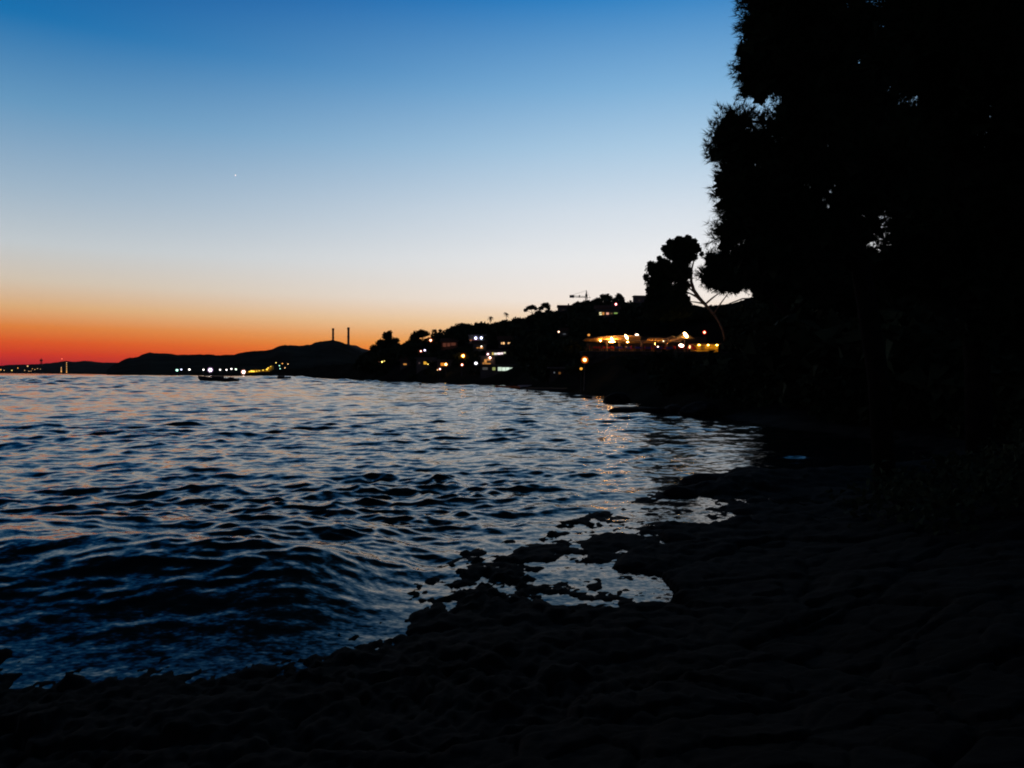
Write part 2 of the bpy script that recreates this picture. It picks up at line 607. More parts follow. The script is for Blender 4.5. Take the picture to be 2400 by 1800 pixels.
    nn.operation = 'NORMALIZE'
    nt_.links.new(n2, nn.inputs[0])
    nt_.links.new(nn.outputs[0], b.inputs['Normal'])
    o = mesh_np('sea', v, f[keep], m, smooth=True)
    tag(o, 'choppy dark blue evening sea filling the bay', kind='structure')
    return o


build_sea()


# ------------------------------------------------------------------ coast and hillside
def build_coast():
    r = [0.6]
    while r[-1] < 3.5:
        r.append(r[-1] * 1.02)
    while r[-1] < 20:
        r.append(r[-1] * 1.007)
    while r[-1] < 60:
        r.append(r[-1] * 1.0105)
    while r[-1] < 1400:
        r.append(r[-1] * 1.018)
    rs = np.array(r)
    th = np.concatenate([np.linspace(R(-46), R(46), 390), np.linspace(R(46), R(314), 86)[1:]])
    rr, tt, idx = polar(rs, th)
    X, Y = rr * np.sin(tt), rr * np.cos(tt)
    sd = coast_sd(X, Y)
    Z = land_h(X, Y, sd)
    v = np.stack([X, Y, Z], -1).reshape(-1, 3)
    nt = len(th)
    j = np.arange(nt - 1)
    f = np.stack([idx[:-1][:, j], idx[:-1][:, j + 1], idx[1:][:, j + 1], idx[1:][:, j]], -1).reshape(-1, 4)
    s = sd.reshape(-1)
    fs = s[f].max(1)
    D = np.hypot(v[:, 0], v[:, 1])
    dm = D[f].mean(1)
    shelf = (fs > -6) & (dm < 46)
    hill = (fs > -14) & (dm >= 46)
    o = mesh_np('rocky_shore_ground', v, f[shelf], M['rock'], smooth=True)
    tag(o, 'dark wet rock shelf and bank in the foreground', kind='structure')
    o = mesh_np('hillside_terrain', v, f[hill], M['hill'], smooth=True)
    tag(o, 'dark wooded hillside rising behind the bay', kind='structure')


build_coast()


def far_hill(name, label, pts, dr_, df, db, seed, amp=1.0):
    pts = np.array(pts, float)
    px = np.arange(pts[0, 0], pts[-1, 0] + 0.1, 2.5)
    py = np.interp(px, pts[:, 0], pts[:, 1])
    py = py + amp * 0.9 * fbm(px / 9, px * 0 + seed, 3, seed)
    ridge = np.array([P(a, b, dr_) for a, b in zip(px, py)])
    zr = np.maximum(ridge[:, 2], 1.0)
    rows = []
    ts = np.concatenate([np.linspace(0, 1, 14), 1 + np.linspace(0, 1, 6)[1:]])
    for t in ts:
        D = df + (dr_ - df) * t if t <= 1 else dr_ + (db - dr_) * (t - 1)
        x = ridge[:, 0] / dr_ * D
        prof = t ** 0.95 if t <= 1 else 1 - (t - 1)
        z = zr * prof
        if 0 < t < 1:
            z = z * (1 + 0.12 * fbm(x / (D * 0.04), x * 0 + t * 6, 3, seed + 5))
        z = z * (0 if t == 0 else 1) - (1.0 if t in (0, 2) else 0)
        rows.append(np.stack([x, np.full_like(x, D), z], -1))
    v = np.concatenate(rows)
    n = len(px)
    idx = np.arange(len(v)).reshape(len(ts), n)
    f = np.stack([idx[:-1, :-1], idx[:-1, 1:], idx[1:, 1:], idx[1:, :-1]], -1).reshape(-1, 4)
    o = mesh_np(name, v, f, M['farland'], smooth=True)
    tag(o, label, kind='structure')


far_hill('low_far_hills', 'low pale hills at the far end of the bay',
         [(-900, 850), (-500, 845), (-200, 852), (0, 857), (70, 854), (140, 850), (180, 847), (200, 845.5), (215, 847), (240, 849.5), (330, 851), (520, 858), (700, 865)],
         5200, 3300, 8000, 3, 0.5)
far_hill('dark_headland_hills', 'dark ridge of hills across the bay',
         [(250, 868), (272, 851), (300, 841), (322, 836), (350, 825.5), (362, 827), (380, 828), (420, 831.5), (470, 830.5), (500, 831), (517, 834), (550, 831), (572, 825), (585, 823.5),
          (620, 822), (640, 818), (655, 811), (668, 808.5), (700, 810), (725, 808), (745, 801), (762, 798), (780, 797), (795, 800), (812, 806), (830, 815), (850, 824), (900, 838), (1000, 850), (1200, 860)],
         1900, 1050, 3000, 8, 0.8)
far_hill('distant_mountain', 'hazy brown mountain behind the ridge',
         [(600, 850), (630, 822), (700, 815), (780, 806), (815, 806), (826, 809), (836, 810), (848, 816), (860, 819), (880, 826), (1000, 850)],
         9000, 6500, 10500, 15, 0.8)
# flat coastal strip in front of the far hills
mb = MB()
far_pts = [(P(px, 874, 1)[0], d0) for px, d0 in ((-1500, 3200), (-500, 3000), (0, 2900), (150, 2600), (280, 1500), (400, 1010), (560, 940), (640, 880))]
vs, fs = [], []
for i, (k_, d0) in enumerate(far_pts):
    for dd, z in ((0, -0.6), (6, 1.6), (900, 3.0)):
        vs.append((k_ * (d0 + dd), d0 + dd, z))
for i in range(len(far_pts) - 1):
    for q in range(2):
        fs.append((i * 3 + q, (i + 1) * 3 + q, (i + 1) * 3 + q + 1, i * 3 + q + 1))
mb.add(vs, fs)
tag(mb.build('far_shore_strip', M['farland']), 'low dark strip of shore across the bay', kind='structure')
#@@OBJECTS

# ------------------------------------------------------------------ lamps and lights
KEEP = []                        # (px, py, radius px, distance): sight lines the wood must leave open


def keep(px, py, r, d):
    KEEP.append((px, py, r, d))


WARM, ORANGE, WHITE = (1.0, 0.55, 0.22), (1.0, 0.40, 0.08), (1.0, 0.93, 0.85)
PINK, BLUE, GREEN, YELLOW, REDL = (1.0, 0.62, 0.55), (0.66, 0.72, 1.0), (0.45, 1.0, 0.72), (1.0, 0.72, 0.16), (1.0, 0.22, 0.12)


def halo_shell(col):
    """see-through glowing shell that paints a halo round the bulb"""
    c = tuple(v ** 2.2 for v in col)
    key = ('halo',) + tuple(round(v, 3) for v in c)
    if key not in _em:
        m = bpy.data.materials.new('painted_halo')
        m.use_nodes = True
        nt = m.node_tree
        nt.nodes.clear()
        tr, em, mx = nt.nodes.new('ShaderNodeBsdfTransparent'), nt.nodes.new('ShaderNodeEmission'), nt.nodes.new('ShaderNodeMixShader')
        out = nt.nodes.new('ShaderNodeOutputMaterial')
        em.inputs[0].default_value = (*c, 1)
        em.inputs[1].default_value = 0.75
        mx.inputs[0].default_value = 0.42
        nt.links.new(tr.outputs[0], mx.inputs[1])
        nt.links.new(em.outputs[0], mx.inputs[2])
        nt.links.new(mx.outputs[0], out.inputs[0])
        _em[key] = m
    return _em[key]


def lantern(t, c, r, col, k):
    if k < 5:
        return MB().globe(c, r).build('globe', emat(col, k), t, True)
    g = MB().globe(c, r * 1.35).build('globe', halo_shell(col), t, True)  # outer shell is an added halo of the bulb's light
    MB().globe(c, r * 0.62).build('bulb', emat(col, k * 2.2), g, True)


def lamp(px, py, rpx, col, k, label, d=None, pole=3.2, group=None, name='street_lamp', cat='lamp'):
    """a globe lamp on a post that stands on the land"""
    if d is None:
        d = solve(px, py, pole)
    c = P(px, py, d)
    r = rpx * d / F
    gz = float(land_h(np.array([c[0]]), np.array([c[1]]))[0]) if d < 700 else max(c[2] - 8, 0.4)
    gz = min(gz, c[2] - r - 0.3)
    t = thing(name, (c[0], c[1], gz), label, cat, group)
    h = c[2] - gz
    pr = max(0.05, 0.25 * r)
    MB().tube([(0, 0, -0.4), (0, 0, h * 0.5), (0, 0, h - r * 0.9)], [pr * 1.5, pr, pr * 0.8], 6).build('post', M['dark'], t)
    MB().lathe([(pr * 2.2, -0.3), (pr * 2.0, 0.25), (pr, 0.3)], (0, 0, 0), 8).build('foot', M['dark'], t)
    lantern(t, (0, 0, h), r, col, k)
    MB().lathe([(r * 0.75, 0.72 * r), (r * 0.5, r), (r * 0.12, 1.15 * r), (0.001, 1.2 * r)], (0, 0, h), 8).build('cap', M['dark'], t)
    keep(px, py, rpx + 4, d)
    return t


NTH = ['first', 'second', 'third', 'fourth', 'fifth', 'sixth', 'seventh', 'eighth', 'ninth', 'tenth', 'eleventh', 'twelfth']
G1 = 'lamps along the quay across the bay'
lamp(415, 867.5, 2.6, GREEN, 3, 'green harbour light at the left end of the quay lamps', 1000, group=G1, name='harbour_light', cat='harbour light')
lamp(425, 866, 2.0, BLUE, 2.5, 'small white quay lamp just right of the green harbour light', 1000, group=G1)
lamp(444, 866, 2.2, WHITE, 3.5, 'white quay lamp, third from the left along the far quay', 1000, group=G1)
lamp(477, 866.5, 2.0, WHITE, 3, 'small white quay lamp left of the big violet white lamp', 1000, group=G1)
lamp(493, 867, 4.6, (0.95, 0.8, 1.0), 14, 'largest violet white quay lamp above the dark cabin boat', 1000, group=G1)
lamp(516, 866.5, 1.9, WHITE, 3, 'small white quay lamp right of the big violet white lamp', 985, group=G1)
lamp(531, 866.8, 1.9, WHITE, 3, 'small white quay lamp, second right of the violet white lamp', 985, group=G1)
lamp(542.5, 864.5, 2.0, WHITE, 3, 'small white quay lamp set slightly higher, left of a greenish one', 985, group=G1)
lamp(553, 865.5, 2.0, (0.8, 1.0, 0.75), 3, 'greenish white quay lamp left of the pink white one', 985, group=G1)
lamp(571, 872, 4.6, (1.0, 0.72, 0.62), 14, 'big pink white lamp at the start of the yellow lit quay wall', 945, group=G1)
G2 = 'tiny lights of the village beyond the yellow quay'
for i_, (px, py, c) in enumerate(((647, 850, YELLOW), (653, 869, GREEN), (655, 857, GREEN), (656.5, 864, GREEN), (662, 852, ORANGE), (668, 862, WARM), (675, 853, WARM))):
    lamp(px, py, 1.1, c, 2.5, 'tiny light above the dark moored boat, %s from the left of seven' % NTH[i_], 930, group=G2)
G3 = 'tiny lights of the town at the far end of the bay'
for i_, (px, py, c, r) in enumerate(sorted(((2, 866.5, ORANGE, 1.9), (10, 868, WARM, 1.0), (28, 868, YELLOW, 1.7), (42, 862.5, ORANGE, 1.4), (65, 858, WARM, 1.9), (58, 868, WARM, 1.0),
                     (68, 870, WARM, 1.0), (76, 864, ORANGE, 1.0), (82, 866, WARM, 1.0), (88, 864, WARM, 1.0), (95, 865, WARM, 1.0), (73, 870, WARM, 0.9)))):
    lamp(px, py, r * 0.8, c, 1.3, 'tiny warm light of the town at the far left, %s from the left' % NTH[i_], 3200, group=G3)
# red lamp on a mast above the far shore
lamp(145.5, 841, 0.9, REDL, 3.0, 'single red light high above the two lit masts', 3200)


def lit_mast(px, py0, py1, n, label):
    d = 3000
    c = P(px, py1, d)
    top = P(px, py0, d)[2]
    t = thing('lit_mast', (c[0], c[1], 0.5), label, 'mast', 'two lit masts on the far shore')
    MB().tube([(0, 0, 0), (0, 0, top - 0.5)], [1.2, 0.7], 6).build('pole', M['concrete'], t)
    MB().lathe([(2.4, 0), (2.4, 1.2), (1.2, 1.5)], (0, 0, 0), 8).build('foot', M['concrete'], t)
    z0 = max(c[2] - 0.5, 1.5)
    for i in range(n):
        z = z0 + (top - 1.5 - z0) * i / (n - 1)
        MB().globe((0, -1.9, z), 1.5 if i else 2.2).build('lamp', emat(WARM if i % 2 else ORANGE, 1.6), t)


lit_mast(144.5, 861, 871, 4, 'shorter of two masts strung with warm lights on the far shore')
lit_mast(157, 850, 872, 6, 'taller mast strung with warm lights on the far shore')

# lattice tower on the far left shore
c = P(97, 866, 3100)
t = thing('lattice_tower', (c[0], c[1], 0.5), 'dark lattice tower with a thick head on the far shore', 'tower')
s_ = 3100 / F
H_ = (866 - 830) * s_
for sx_ in (-1, 1):
    for sy_ in (-1, 1):
        MB().tube([(sx_ * 3.6, sy_ * 3.6, 0), (sx_ * 2.2, sy_ * 2.2, H_ * 0.92)], [0.7, 0.5], 5).build('leg', M['dark'], t)
for i in range(9):
    z0, z1 = H_ * 0.92 * i / 9, H_ * 0.92 * (i + 1) / 9
    a0, a1 = 3.6 - 1.4 * i / 9, 3.6 - 1.4 * (i + 1) / 9
    for q in (-1, 1):
        MB().tube([(-a0, q * a0, z0), (a1, q * a1, z1)], 0.35, 4).build('brace', M['dark'], t)
        MB().tube([(a0, q * a0, z0), (-a1, q * a1, z1)], 0.35, 4).build('brace', M['dark'], t)
MB().box(-4, 4, -4, 4, H_ * 0.80, H_ * 0.90).build('upper_platform', M['dark'], t)
MB().box(-3.6, 3.6, -3.6, 3.6, H_ * 0.52, H_ * 0.60).build('lower_platform', M['dark'], t)
MB().tube([(0, 0, H_ * 0.9), (0, 0, H_ * 1.02)], [1.2, 0.6], 6).build('antenna', M['dark'], t)


# power station chimneys
def chimney(px, pytop, wpx, d, label):
    c = P(px, 868, d)
    top = P(px, pytop, d)[2]
    t = thing('power_station_chimney', (c[0], c[1], 0.5), label, 'chimney', 'two tall chimneys behind the ridge')
    h = top - 0.5
    r = wpx * d / F / 2
    MB().lathe([(r * 1.25, 0), (r * 1.1, h * 0.4), (r, h * 0.75), (r * 0.95, h * 0.985)], (0, 0, 0), 16).build('shaft', M['concrete'], t, True)
    MB().lathe([(r * 0.95, h * 0.955), (r * 1.12, h * 0.96), (r * 1.12, h), (r * 0.75, h), (r * 0.7, h * 0.96)], (0, 0, 0), 16).build('rim', M['dark'], t)
    for q in (0.62, 0.80):
        MB().lathe([(r * 1.0, h * q), (r * 1.14, h * q), (r * 1.14, h * q + 2.2), (r * 0.98, h * q + 2.2)], (0, 0, 0), 16).build('walkway', M['dark'], t)


chimney(780.5, 769.5, 5.0, 2500, 'shorter tall power station chimney on top of the ridge')
chimney(816.5, 767.5, 5.4, 2350, 'taller power station chimney on the right shoulder of the ridge')

# yellow lit quay wall and ramp
d = 940
s_ = d / F
c = P(575, 876, d)
t = thing('quay_wall', (c[0], c[1], 0.3), 'long quay wall lit bright yellow by lamps, ramp rising at its right', 'quay')
x0 = lambda px: (px - 575) * s_
prof = [(575, 875, 871), (583, 875, 870), (600, 874.5, 866), (612, 872, 867), (622, 870, 866), (630, 866, 860), (638, 860, 857)]
vs, fs = [], []
for px, pb, pt in prof:
    zb, zt = P(px, pb, d)[2] - 0.3, P(px, pt, d)[2] - 0.3
    vs += [(x0(px), 0, zb - 3), (x0(px), 0, zt), (x0(px), 6, zt), (x0(px), 6, zb - 3)]
for i in range(len(prof) - 1):
    for q in range(4):
        fs.append((i * 4 + q, (i + 1) * 4 + q, (i + 1) * 4 + (q + 1) % 4, i * 4 + (q + 1) % 4))
fs += [(0, 1, 2, 3), tuple(4 * (len(prof) - 1) + q for q in (3, 2, 1, 0))]
MB().add(vs, fs).build('wall', M['yellow'], t)
for px, py, rr_ in ((586, 871, 1.6), (591, 870, 2.6), (596, 870.5, 2.4), (603, 870, 1.4), (609, 869, 1.3), (618, 867.5, 1.5), (627, 866, 2.1), (630, 862.5, 1.7), (636, 859, 1.2)):
    p = P(px, py, d)
    MB().globe((p[0] - c[0], -2.2, p[2] - 0.3), rr_ * s_, rr_ * s_ * 0.8).build('floodlight', emat((1.0, 0.62, 0.06), 2.2), t)

# evening star
c = P(552, 411, 20000)
tag(MB().globe((0, 0, 0), 13.0).build('evening_star', emat((1.0, 0.72, 0.6), 2.0)), 'single bright evening star low in the blue sky', 'star').location = [float(v) for v in c]


# ------------------------------------------------------------------ houses on the hillside
def house(label, px0, px1, pyt, pyb, wins, roof='flat', wall='wall', d=None, name='house', cat='house', group='houses on the hillside', eave=0.5):
    pc = (px0 + px1) / 2
    if d is None:
        d = solve(pc, pyb, 0.2)
    s = d / F
    c = P(pc, pyb, d)
    w, h = (px1 - px0) * s, (pyb - pyt) * s
    dep = max(5.0, 0.5 * w)
    t = thing(name, c, label, cat, group)
    MB().box(-w / 2, w / 2, 0, dep, -2.5, h).build('wall', M[wall], t)
    if roof == 'flat':
        MB().box(-w / 2 - eave, w / 2 + eave, -eave, dep + eave, h + 0.003, h + 0.3).build('roof', M['concrete'], t)
    else:
        rh = min(1.8, 0.22 * dep + 0.4)
        vs = [(-w / 2 - eave, -eave, h + 0.003), (w / 2 + eave, -eave, h + 0.003), (w / 2 + eave, dep + eave, h + 0.003), (-w / 2 - eave, dep + eave, h + 0.003),
              (-w / 2 - eave, dep / 2, h + rh), (w / 2 + eave, dep / 2, h + rh)]
        rf = MB().add(vs, [(0, 1, 5, 4), (2, 3, 4, 5), (1, 2, 5), (3, 0, 4), (3, 2, 1, 0)]).build('roof', M['roof'], t)
        MB().box(w * 0.2, w * 0.2 + 0.7, dep * 0.55, dep * 0.55 + 0.7, h + rh * 0.4, h + rh + 0.9).build('chimney', M['wall'], rf)
    for (a, b, e, g, col, k) in wins:
        xa, xb = (a - pc) * s, (b - pc) * s
        zb, za = (pyb - g) * s, (pyb - e) * s
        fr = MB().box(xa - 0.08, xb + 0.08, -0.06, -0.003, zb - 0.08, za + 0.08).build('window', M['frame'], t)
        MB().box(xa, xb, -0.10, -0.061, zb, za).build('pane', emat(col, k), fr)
        keep((a + b) / 2, (e + g) / 2, max(b - a, g - e) / 2 + 4, d)
    return t


def wall_lamp(px, py, rpx, col, k, label, d, name='wall_lamp', group=None):
    c = P(px, py, d)
    r = rpx * d / F
    t = thing(name, c, label, 'lamp', group)
    lantern(t, (0, 0, 0), r, col, k)
    MB().lathe([(0.001, r * 1.05), (r * 0.8, r * 0.75), (r * 0.85, r * 0.6), (r * 0.5, r * 0.6)], (0, 0, 0), 8).build('shade', M['dark'], t)
    MB().tube([(0, r * 0.9, r * 0.7), (0, r * 1.6 + 0.3, r * 0.9)], r * 0.2, 5).build('arm', M['dark'], t)
    keep(px, py, rpx + 4, d)


HL = 'lamps among the hillside houses'
lamp(886, 847, 3.0, PINK, 8, 'white pink lamp lowest at the left foot of the wooded hill', group=HL)
lamp(895.5, 848, 1.8, YELLOW, 4, 'small yellow lamp just right of the white pink lamp at the hill foot', group=HL)
lamp(901, 846, 1.2, YELLOW, 2, 'faint yellow lamp, second right of the white pink lamp at the hill foot', group=HL)
house('small dark house with faint lit window under the big round tree', 885, 908, 804, 818, [(892, 895, 809, 811, WHITE, 0.12), (900, 902.5, 811, 813, PINK, 0.35)], 'gable')
house('low dark house with one dim orange window at the hill foot', 938, 962, 846, 862, [(945.5, 953, 852, 855.5, ORANGE, 0.55)], 'gable')
house('dark house with a round yellow window and a faint one beside it', 976, 1020, 840, 862, [(993, 1001.5, 847.5, 854, (1.0, 0.5, 0.04), 0.8), (1012, 1016, 848.5, 853, (0.9, 0.5, 0.05), 0.25), (981, 985, 849, 853, PINK, 0.05)], 'flat')
lamp(1003, 853.5, 1.2, YELLOW, 3, 'small yellow lamp beside the round yellow window', group=HL)
lamp(1009.5, 797.5, 3.2, (1.0, 0.42, 0.26), 10, 'red white lamp high on the hill below the sparse skyline trees', group=HL)
lamp(986.5, 823, 2.3, (1.0, 0.45, 0.36), 6, 'pinkish lamp, left one of a close pair in mid hill', group=HL)
lamp(995.5, 821, 2.3, (0.85, 0.78, 1.0), 5, 'bluish white lamp, right one of a close pair in mid hill', group=HL)
house('dim reddish house front without bright windows in mid hill', 1034, 1072, 801, 817, [(1038, 1046, 804, 813, (0.6, 0.16, 0.07), 0.14), (1048, 1055, 804, 812, (0.6, 0.16, 0.07), 0.16), (1057, 1068, 803, 810, (0.6, 0.16, 0.07), 0.13)], 'gable', 'terracotta')  # dim glowing panes stand for lamplight on the house front
house('low house with a broad orange lit window and lamp', 1024, 1060, 845, 862, [(1033, 1042, 850.5, 857.5, (1.0, 0.3, 0.02), 0.8)], 'flat')
lamp(1045, 854, 3.6, (1.0, 0.55, 0.16), 14, 'bright orange lamp at the right end of the orange window', group=HL)
lamp(1031, 865, 2.4, (1.0, 0.6, 0.5), 6, 'pinkish lamp below the orange lit window', group=HL)
lamp(1025.5, 867, 1.3, WARM, 2, 'faint warm lamp left of the pinkish lamp near the water', group=HL)
lamp(1085.5, 834, 4.4, (1.0, 0.45, 0.09), 16, 'strong orange lamp alone in mid hill', group=HL)
lamp(1083, 855, 2.8, (1.0, 0.5, 0.36), 9, 'red white lamp straight below the strong orange lamp', group=HL)
house('villa with two bluish lamps and a red awning near the ridge', 1098, 1140, 786, 804, [(1101, 1106, 796, 799, (1.0, 0.3, 0.1), 0.3), (1108, 1120, 796.5, 799.5, (1.0, 0.12, 0.06), 0.4), (1126, 1136, 794.5, 798, (0.8, 1, 0.8), 0.25)], 'flat')  # the red awning is a glowing pane, its light put into emission
dv = solve(1119, 804, 0.2) - 1.6
wall_lamp(1115, 792.5, 3.4, (0.72, 0.72, 1.0), 10, 'left bluish white lamp on the villa near the ridge', dv, group=HL)
wall_lamp(1128, 792, 3.2, (0.70, 0.74, 1.0), 10, 'right bluish white lamp on the villa near the ridge', dv, group=HL)
house('house with three small warm windows high on the right slope', 1168, 1202, 797, 812, [(1174.5, 1177, 802.5, 807, WARM, 1.0), (1178.5, 1182.5, 802, 807, WARM, 1.4), (1190, 1196, 802.5, 806, WARM, 1.1)], 'gable')
house('small house with two orange windows in the middle of the hill', 1108, 1140, 806, 824, [(1117, 1122, 814, 816.5, ORANGE, 0.45), (1124.5, 1132, 813, 817, ORANGE, 0.8)], 'gable')
wall_lamp(1128.5, 811.5, 1.5, WHITE, 4, 'small white lamp above the two orange windows', solve(1124, 824, 0.2) - 0.8, group=HL)
house('long glazed house front glowing pinkish white', 1140, 1188, 822, 834, [(1142, 1146, 828, 833, PINK, 0.5), (1153, 1157, 826, 832, YELLOW, 0.6), (1158, 1165, 827, 831.5, WHITE, 1.0), (1165.8, 1173, 826.5, 831, (1, 0.75, 0.8), 1.6), (1173.8, 1179, 826, 830.5, (1, 0.8, 0.8), 1.3), (1180, 1185, 825, 828.5, (0.9, 0.9, 0.6), 0.7)], 'flat')
wall_lamp(1143.5, 830, 2.6, (1.0, 0.7, 0.75), 6, 'pinkish lamp at the left end of the glazed house front', solve(1164, 834, 0.2) - 1.0, group=HL)
house('terrace house with sloping orange lit veranda', 1126, 1160, 836, 857, [(1131, 1135, 849, 854, ORANGE, 0.35), (1135, 1141, 842, 850, ORANGE, 0.6), (1142, 1150, 840.5, 845, ORANGE, 0.5), (1136, 1150, 851, 853.5, ORANGE, 0.5)], 'flat')
wall_lamp(1148.5, 838.5, 3.0, (1.0, 0.62, 0.5), 12, 'pink white lamp over the orange lit veranda', solve(1143, 857, 0.2) - 1.0, group=HL)
lamp(1115.5, 851.5, 3.2, (0.95, 0.95, 1.0), 10, 'white lamp left of the orange lit veranda', group=HL)
house('long low building with greenish white glazed front above the shore', 1126, 1224, 857, 872, [(1131, 1143, 861, 867, WHITE, 0.05), (1154, 1161, 861, 868, (0.7, 0.8, 0.25), 0.35), (1167, 1176, 860.5, 869, (0.82, 1.0, 0.80), 0.75), (1176.8, 1185, 861, 869, (0.82, 1.0, 0.82), 0.9), (1185.8, 1194, 861, 869.5, (0.82, 1.0, 0.84), 0.95), (1194.8, 1201, 861.5, 868, (0.8, 1.0, 0.82), 0.7), (1206, 1220, 862.5, 865.5, (0.8, 1.0, 0.88), 0.6)], 'flat')
house('hilltop house with row of yellow, orange and green lit windows', 1398, 1452, 724, 742, [(1404.5, 1410, 732, 738.5, (1.0, 0.9, 0.5), 1.1), (1411.5, 1416, 732, 738, ORANGE, 0.6), (1420.5, 1427, 732.5, 737.5, (1.0, 0.45, 0.3), 0.8), (1431, 1435, 733, 736.5, (0.5, 0.3, 0.1), 0.2), (1439, 1447, 732.5, 735.5, (0.55, 0.9, 0.2), 0.4)], 'gable')
lamp(1443.5, 713, 2.8, (1.0, 0.40, 0.40), 9, 'pink red lamp above the hilltop house with coloured windows', group=HL)
lamp(1513.5, 703, 2.4, (0.8, 0.88, 1.0), 6, 'white lamp on the skyline beside the leaning pine', group=HL)
house('dark flat roofed house standing on the skyline near the leaning pine', 1487, 1536, 694, 712, [(1496, 1500, 702, 706, WARM, 0.02)], 'flat', d=400)
house('dark tiled house with small chimney on the skyline left of the crane', 1308, 1342, 720, 732, [(1318, 1321, 725, 728, WARM, 0.02)], 'gable', d=435)
lamp(1309.5, 777.5, 2.0, (1.0, 0.6, 0.4), 4, 'small warm lamp alone on the dark slope above the pergola', group=HL)
house('faint grey house beside the small warm lamp on the dark slope', 1316, 1332, 776, 788, [(1319, 1326, 781.5, 784.5, (0.8, 0.9, 1.0), 0.05)], 'gable')
house('dark boathouse with faint windows near the waterline', 1290, 1322, 864, 884, [(1297.5, 1300.5, 871.5, 875, (0.8, 0.9, 1.0), 0.10), (1309, 1314, 872, 877, ORANGE, 0.13)], 'flat', 'stone')
# path lamp by the shore below the restaurant, its small companion, and the ring lamp above
lamp(1370.5, 843.5, 6.2, (1.0, 0.42, 0.10), 11, 'big glowing orange path lamp above the landing stage', 104)
lamp(1362, 864, 3.4, (1.0, 0.42, 0.04), 1.1, 'small amber path light below the big orange lamp', 103, name='path_light')
lamp(1380, 785, 3.0, (1.0, 0.38, 0.06), 0.9, 'small orange lamp just above the left tip of the canopy', 124, pole=4)
lamp(1824, 765, 1.8, (0.6, 1.0, 0.3), 0.5, 'faint green light alone in the dark wood', 90)
keep(1824, 765, 8, 90)

# tower crane on the skyline
d = 500
s_ = d / F
base = P(1374, 722, d)
t = thing('tower_crane', base, 'thin tower crane with horizontal jib on the hill skyline', 'crane')
zz = lambda py: (722 - py) * s_
xx = lambda px: (px - 1374) * s_
mb = MB()
for a in (-0.55, 0.55):
    for b in (-0.55, 0.55):
        mb.tube([(a, b, -6), (a, b, zz(690))], 0.16, 4)
mb.build('mast', M['dark'], t)
mb = MB()
n = 10
for i in range(n):
    z0, z1 = zz(722) + zz(690) * i / n, zz(722) + zz(690) * (i + 1) / n
    mb.tube([(-0.55, -0.55, z0), (0.55, -0.55, z1)], 0.09, 4).tube([(0.55, 0.55, z0), (-0.55, 0.55, z1)], 0.09, 4)
mb.build('mast_bracing', M['dark'], t)
MB().tube([(0, 0, zz(690)), (0, 0, zz(680))], [0.5, 0.15], 5).build('tower_peak', M['dark'], t)
mb = MB()
mb.tube([(xx(1336), 0, zz(696.5)), (xx(1384), 0, zz(698))], 0.15, 4).tube([(xx(1345), 0, zz(693.5)), (xx(1374), 0, zz(695))], 0.12, 4)
for i in range(8):
    a = 1345 + i * 3.6
    mb.tube([(xx(a), 0, zz(696.8)), (xx(a + 1.8), 0, zz(693.8)), (xx(a + 3.6), 0, zz(697))], 0.08, 4)
mb.build('jib', M['dark'], t)
MB().box(xx(1335), xx(1345.5), -0.6, 0.6, zz(698), zz(692)).build('counterweight', M['concrete'], t)
MB().box(xx(1356.5), xx(1359), -0.4, 0.4, zz(697), zz(692)).build('trolley', M['dark'], t)
MB().box(xx(1371.5), xx(1376.5), -0.8, 0.8, zz(696), zz(690)).build('cab', M['dark'], t)
MB().tube([(xx(1340), 0, zz(692)), (0, 0, zz(681)), (xx(1383), 0, zz(697.5))], 0.07, 4).build('tie_bar', M['dark'], t)


# ------------------------------------------------------------------ restaurant pergola on its terrace
DR = 122.0
SR = DR / F
RO = P(1530, 825, DR)
lx = lambda px: (px - 1530) * SR
lz = lambda py: (825 - py) * SR
rest = thing('restaurant_terrace', RO, 'long lamplit restaurant terrace on the dark bluff', 'terrace')
MB().box(lx(1366), lx(1712), 0.0, 16, -6.0, -0.02).build('retaining_wall', M['stone'], rest)
MB().box(lx(1366) - 0.2, lx(1712) + 0.2, -0.2, 16.2, -0.017, 0.10).build('floor_slab', M['concrete'], rest)
KEEPR = [(px, py, 10, DR + 2) for px in range(1365, 1705, 12) for py in (782, 800, 815, 822)]
KEEP += KEEPR


def canopy(pts_front, pts_back, y0, y1, label=None):
    """canvas sheet of real thickness between a front and a back edge given in pixels"""
    n = len(pts_front)
    vs = []
    th = 0.05
    for (px, py) in pts_front:
        vs += [(lx(px), y0, lz(py)), (lx(px), y0, lz(py) + th)]
    for (px, py) in pts_back:
        vs += [(lx(px), y1, lz(py)), (lx(px), y1, lz(py) + th)]
    fs = []
    for i in range(n - 1):
        a, b = 2 * i, 2 * (i + 1)
        A, B = 2 * (n + i), 2 * (n + i + 1)
        fs += [(a, b, B, A), (a + 1, A + 1, B + 1, b + 1), (a, a + 1, b + 1, b), (A, B, B + 1, A + 1)]
    fs += [(0, 2 * n, 2 * n + 1, 1), (2 * n - 2, 2 * n - 1, 4 * n - 1, 4 * n - 2)]
    return MB().add(vs, fs).build('canopy', M['canvas'], rest)


# the canvas falls towards the sea at the back edge: seen from the shore one looks up under it
canopy([(1372, 795), (1392, 793.5), (1412, 788.5), (1450, 787), (1490, 787), (1504, 789)], [(1374, 796), (1392, 797), (1412, 799), (1450, 799), (1490, 799.5), (1515, 799)], 0.6, 7.0)
canopy([(1476, 798), (1500, 797), (1522, 797)], [(1476, 801), (1500, 800), (1522, 799)], 3.0, 9)
canopy([(1526, 791), (1560, 792), (1596, 794)], [(1526, 800), (1560, 799), (1590, 799)], 1.4, 8)
canopy([(1584, 785), (1602, 788), (1622, 790)], [(1584, 788), (1602, 790), (1622, 793)], 3, 8)


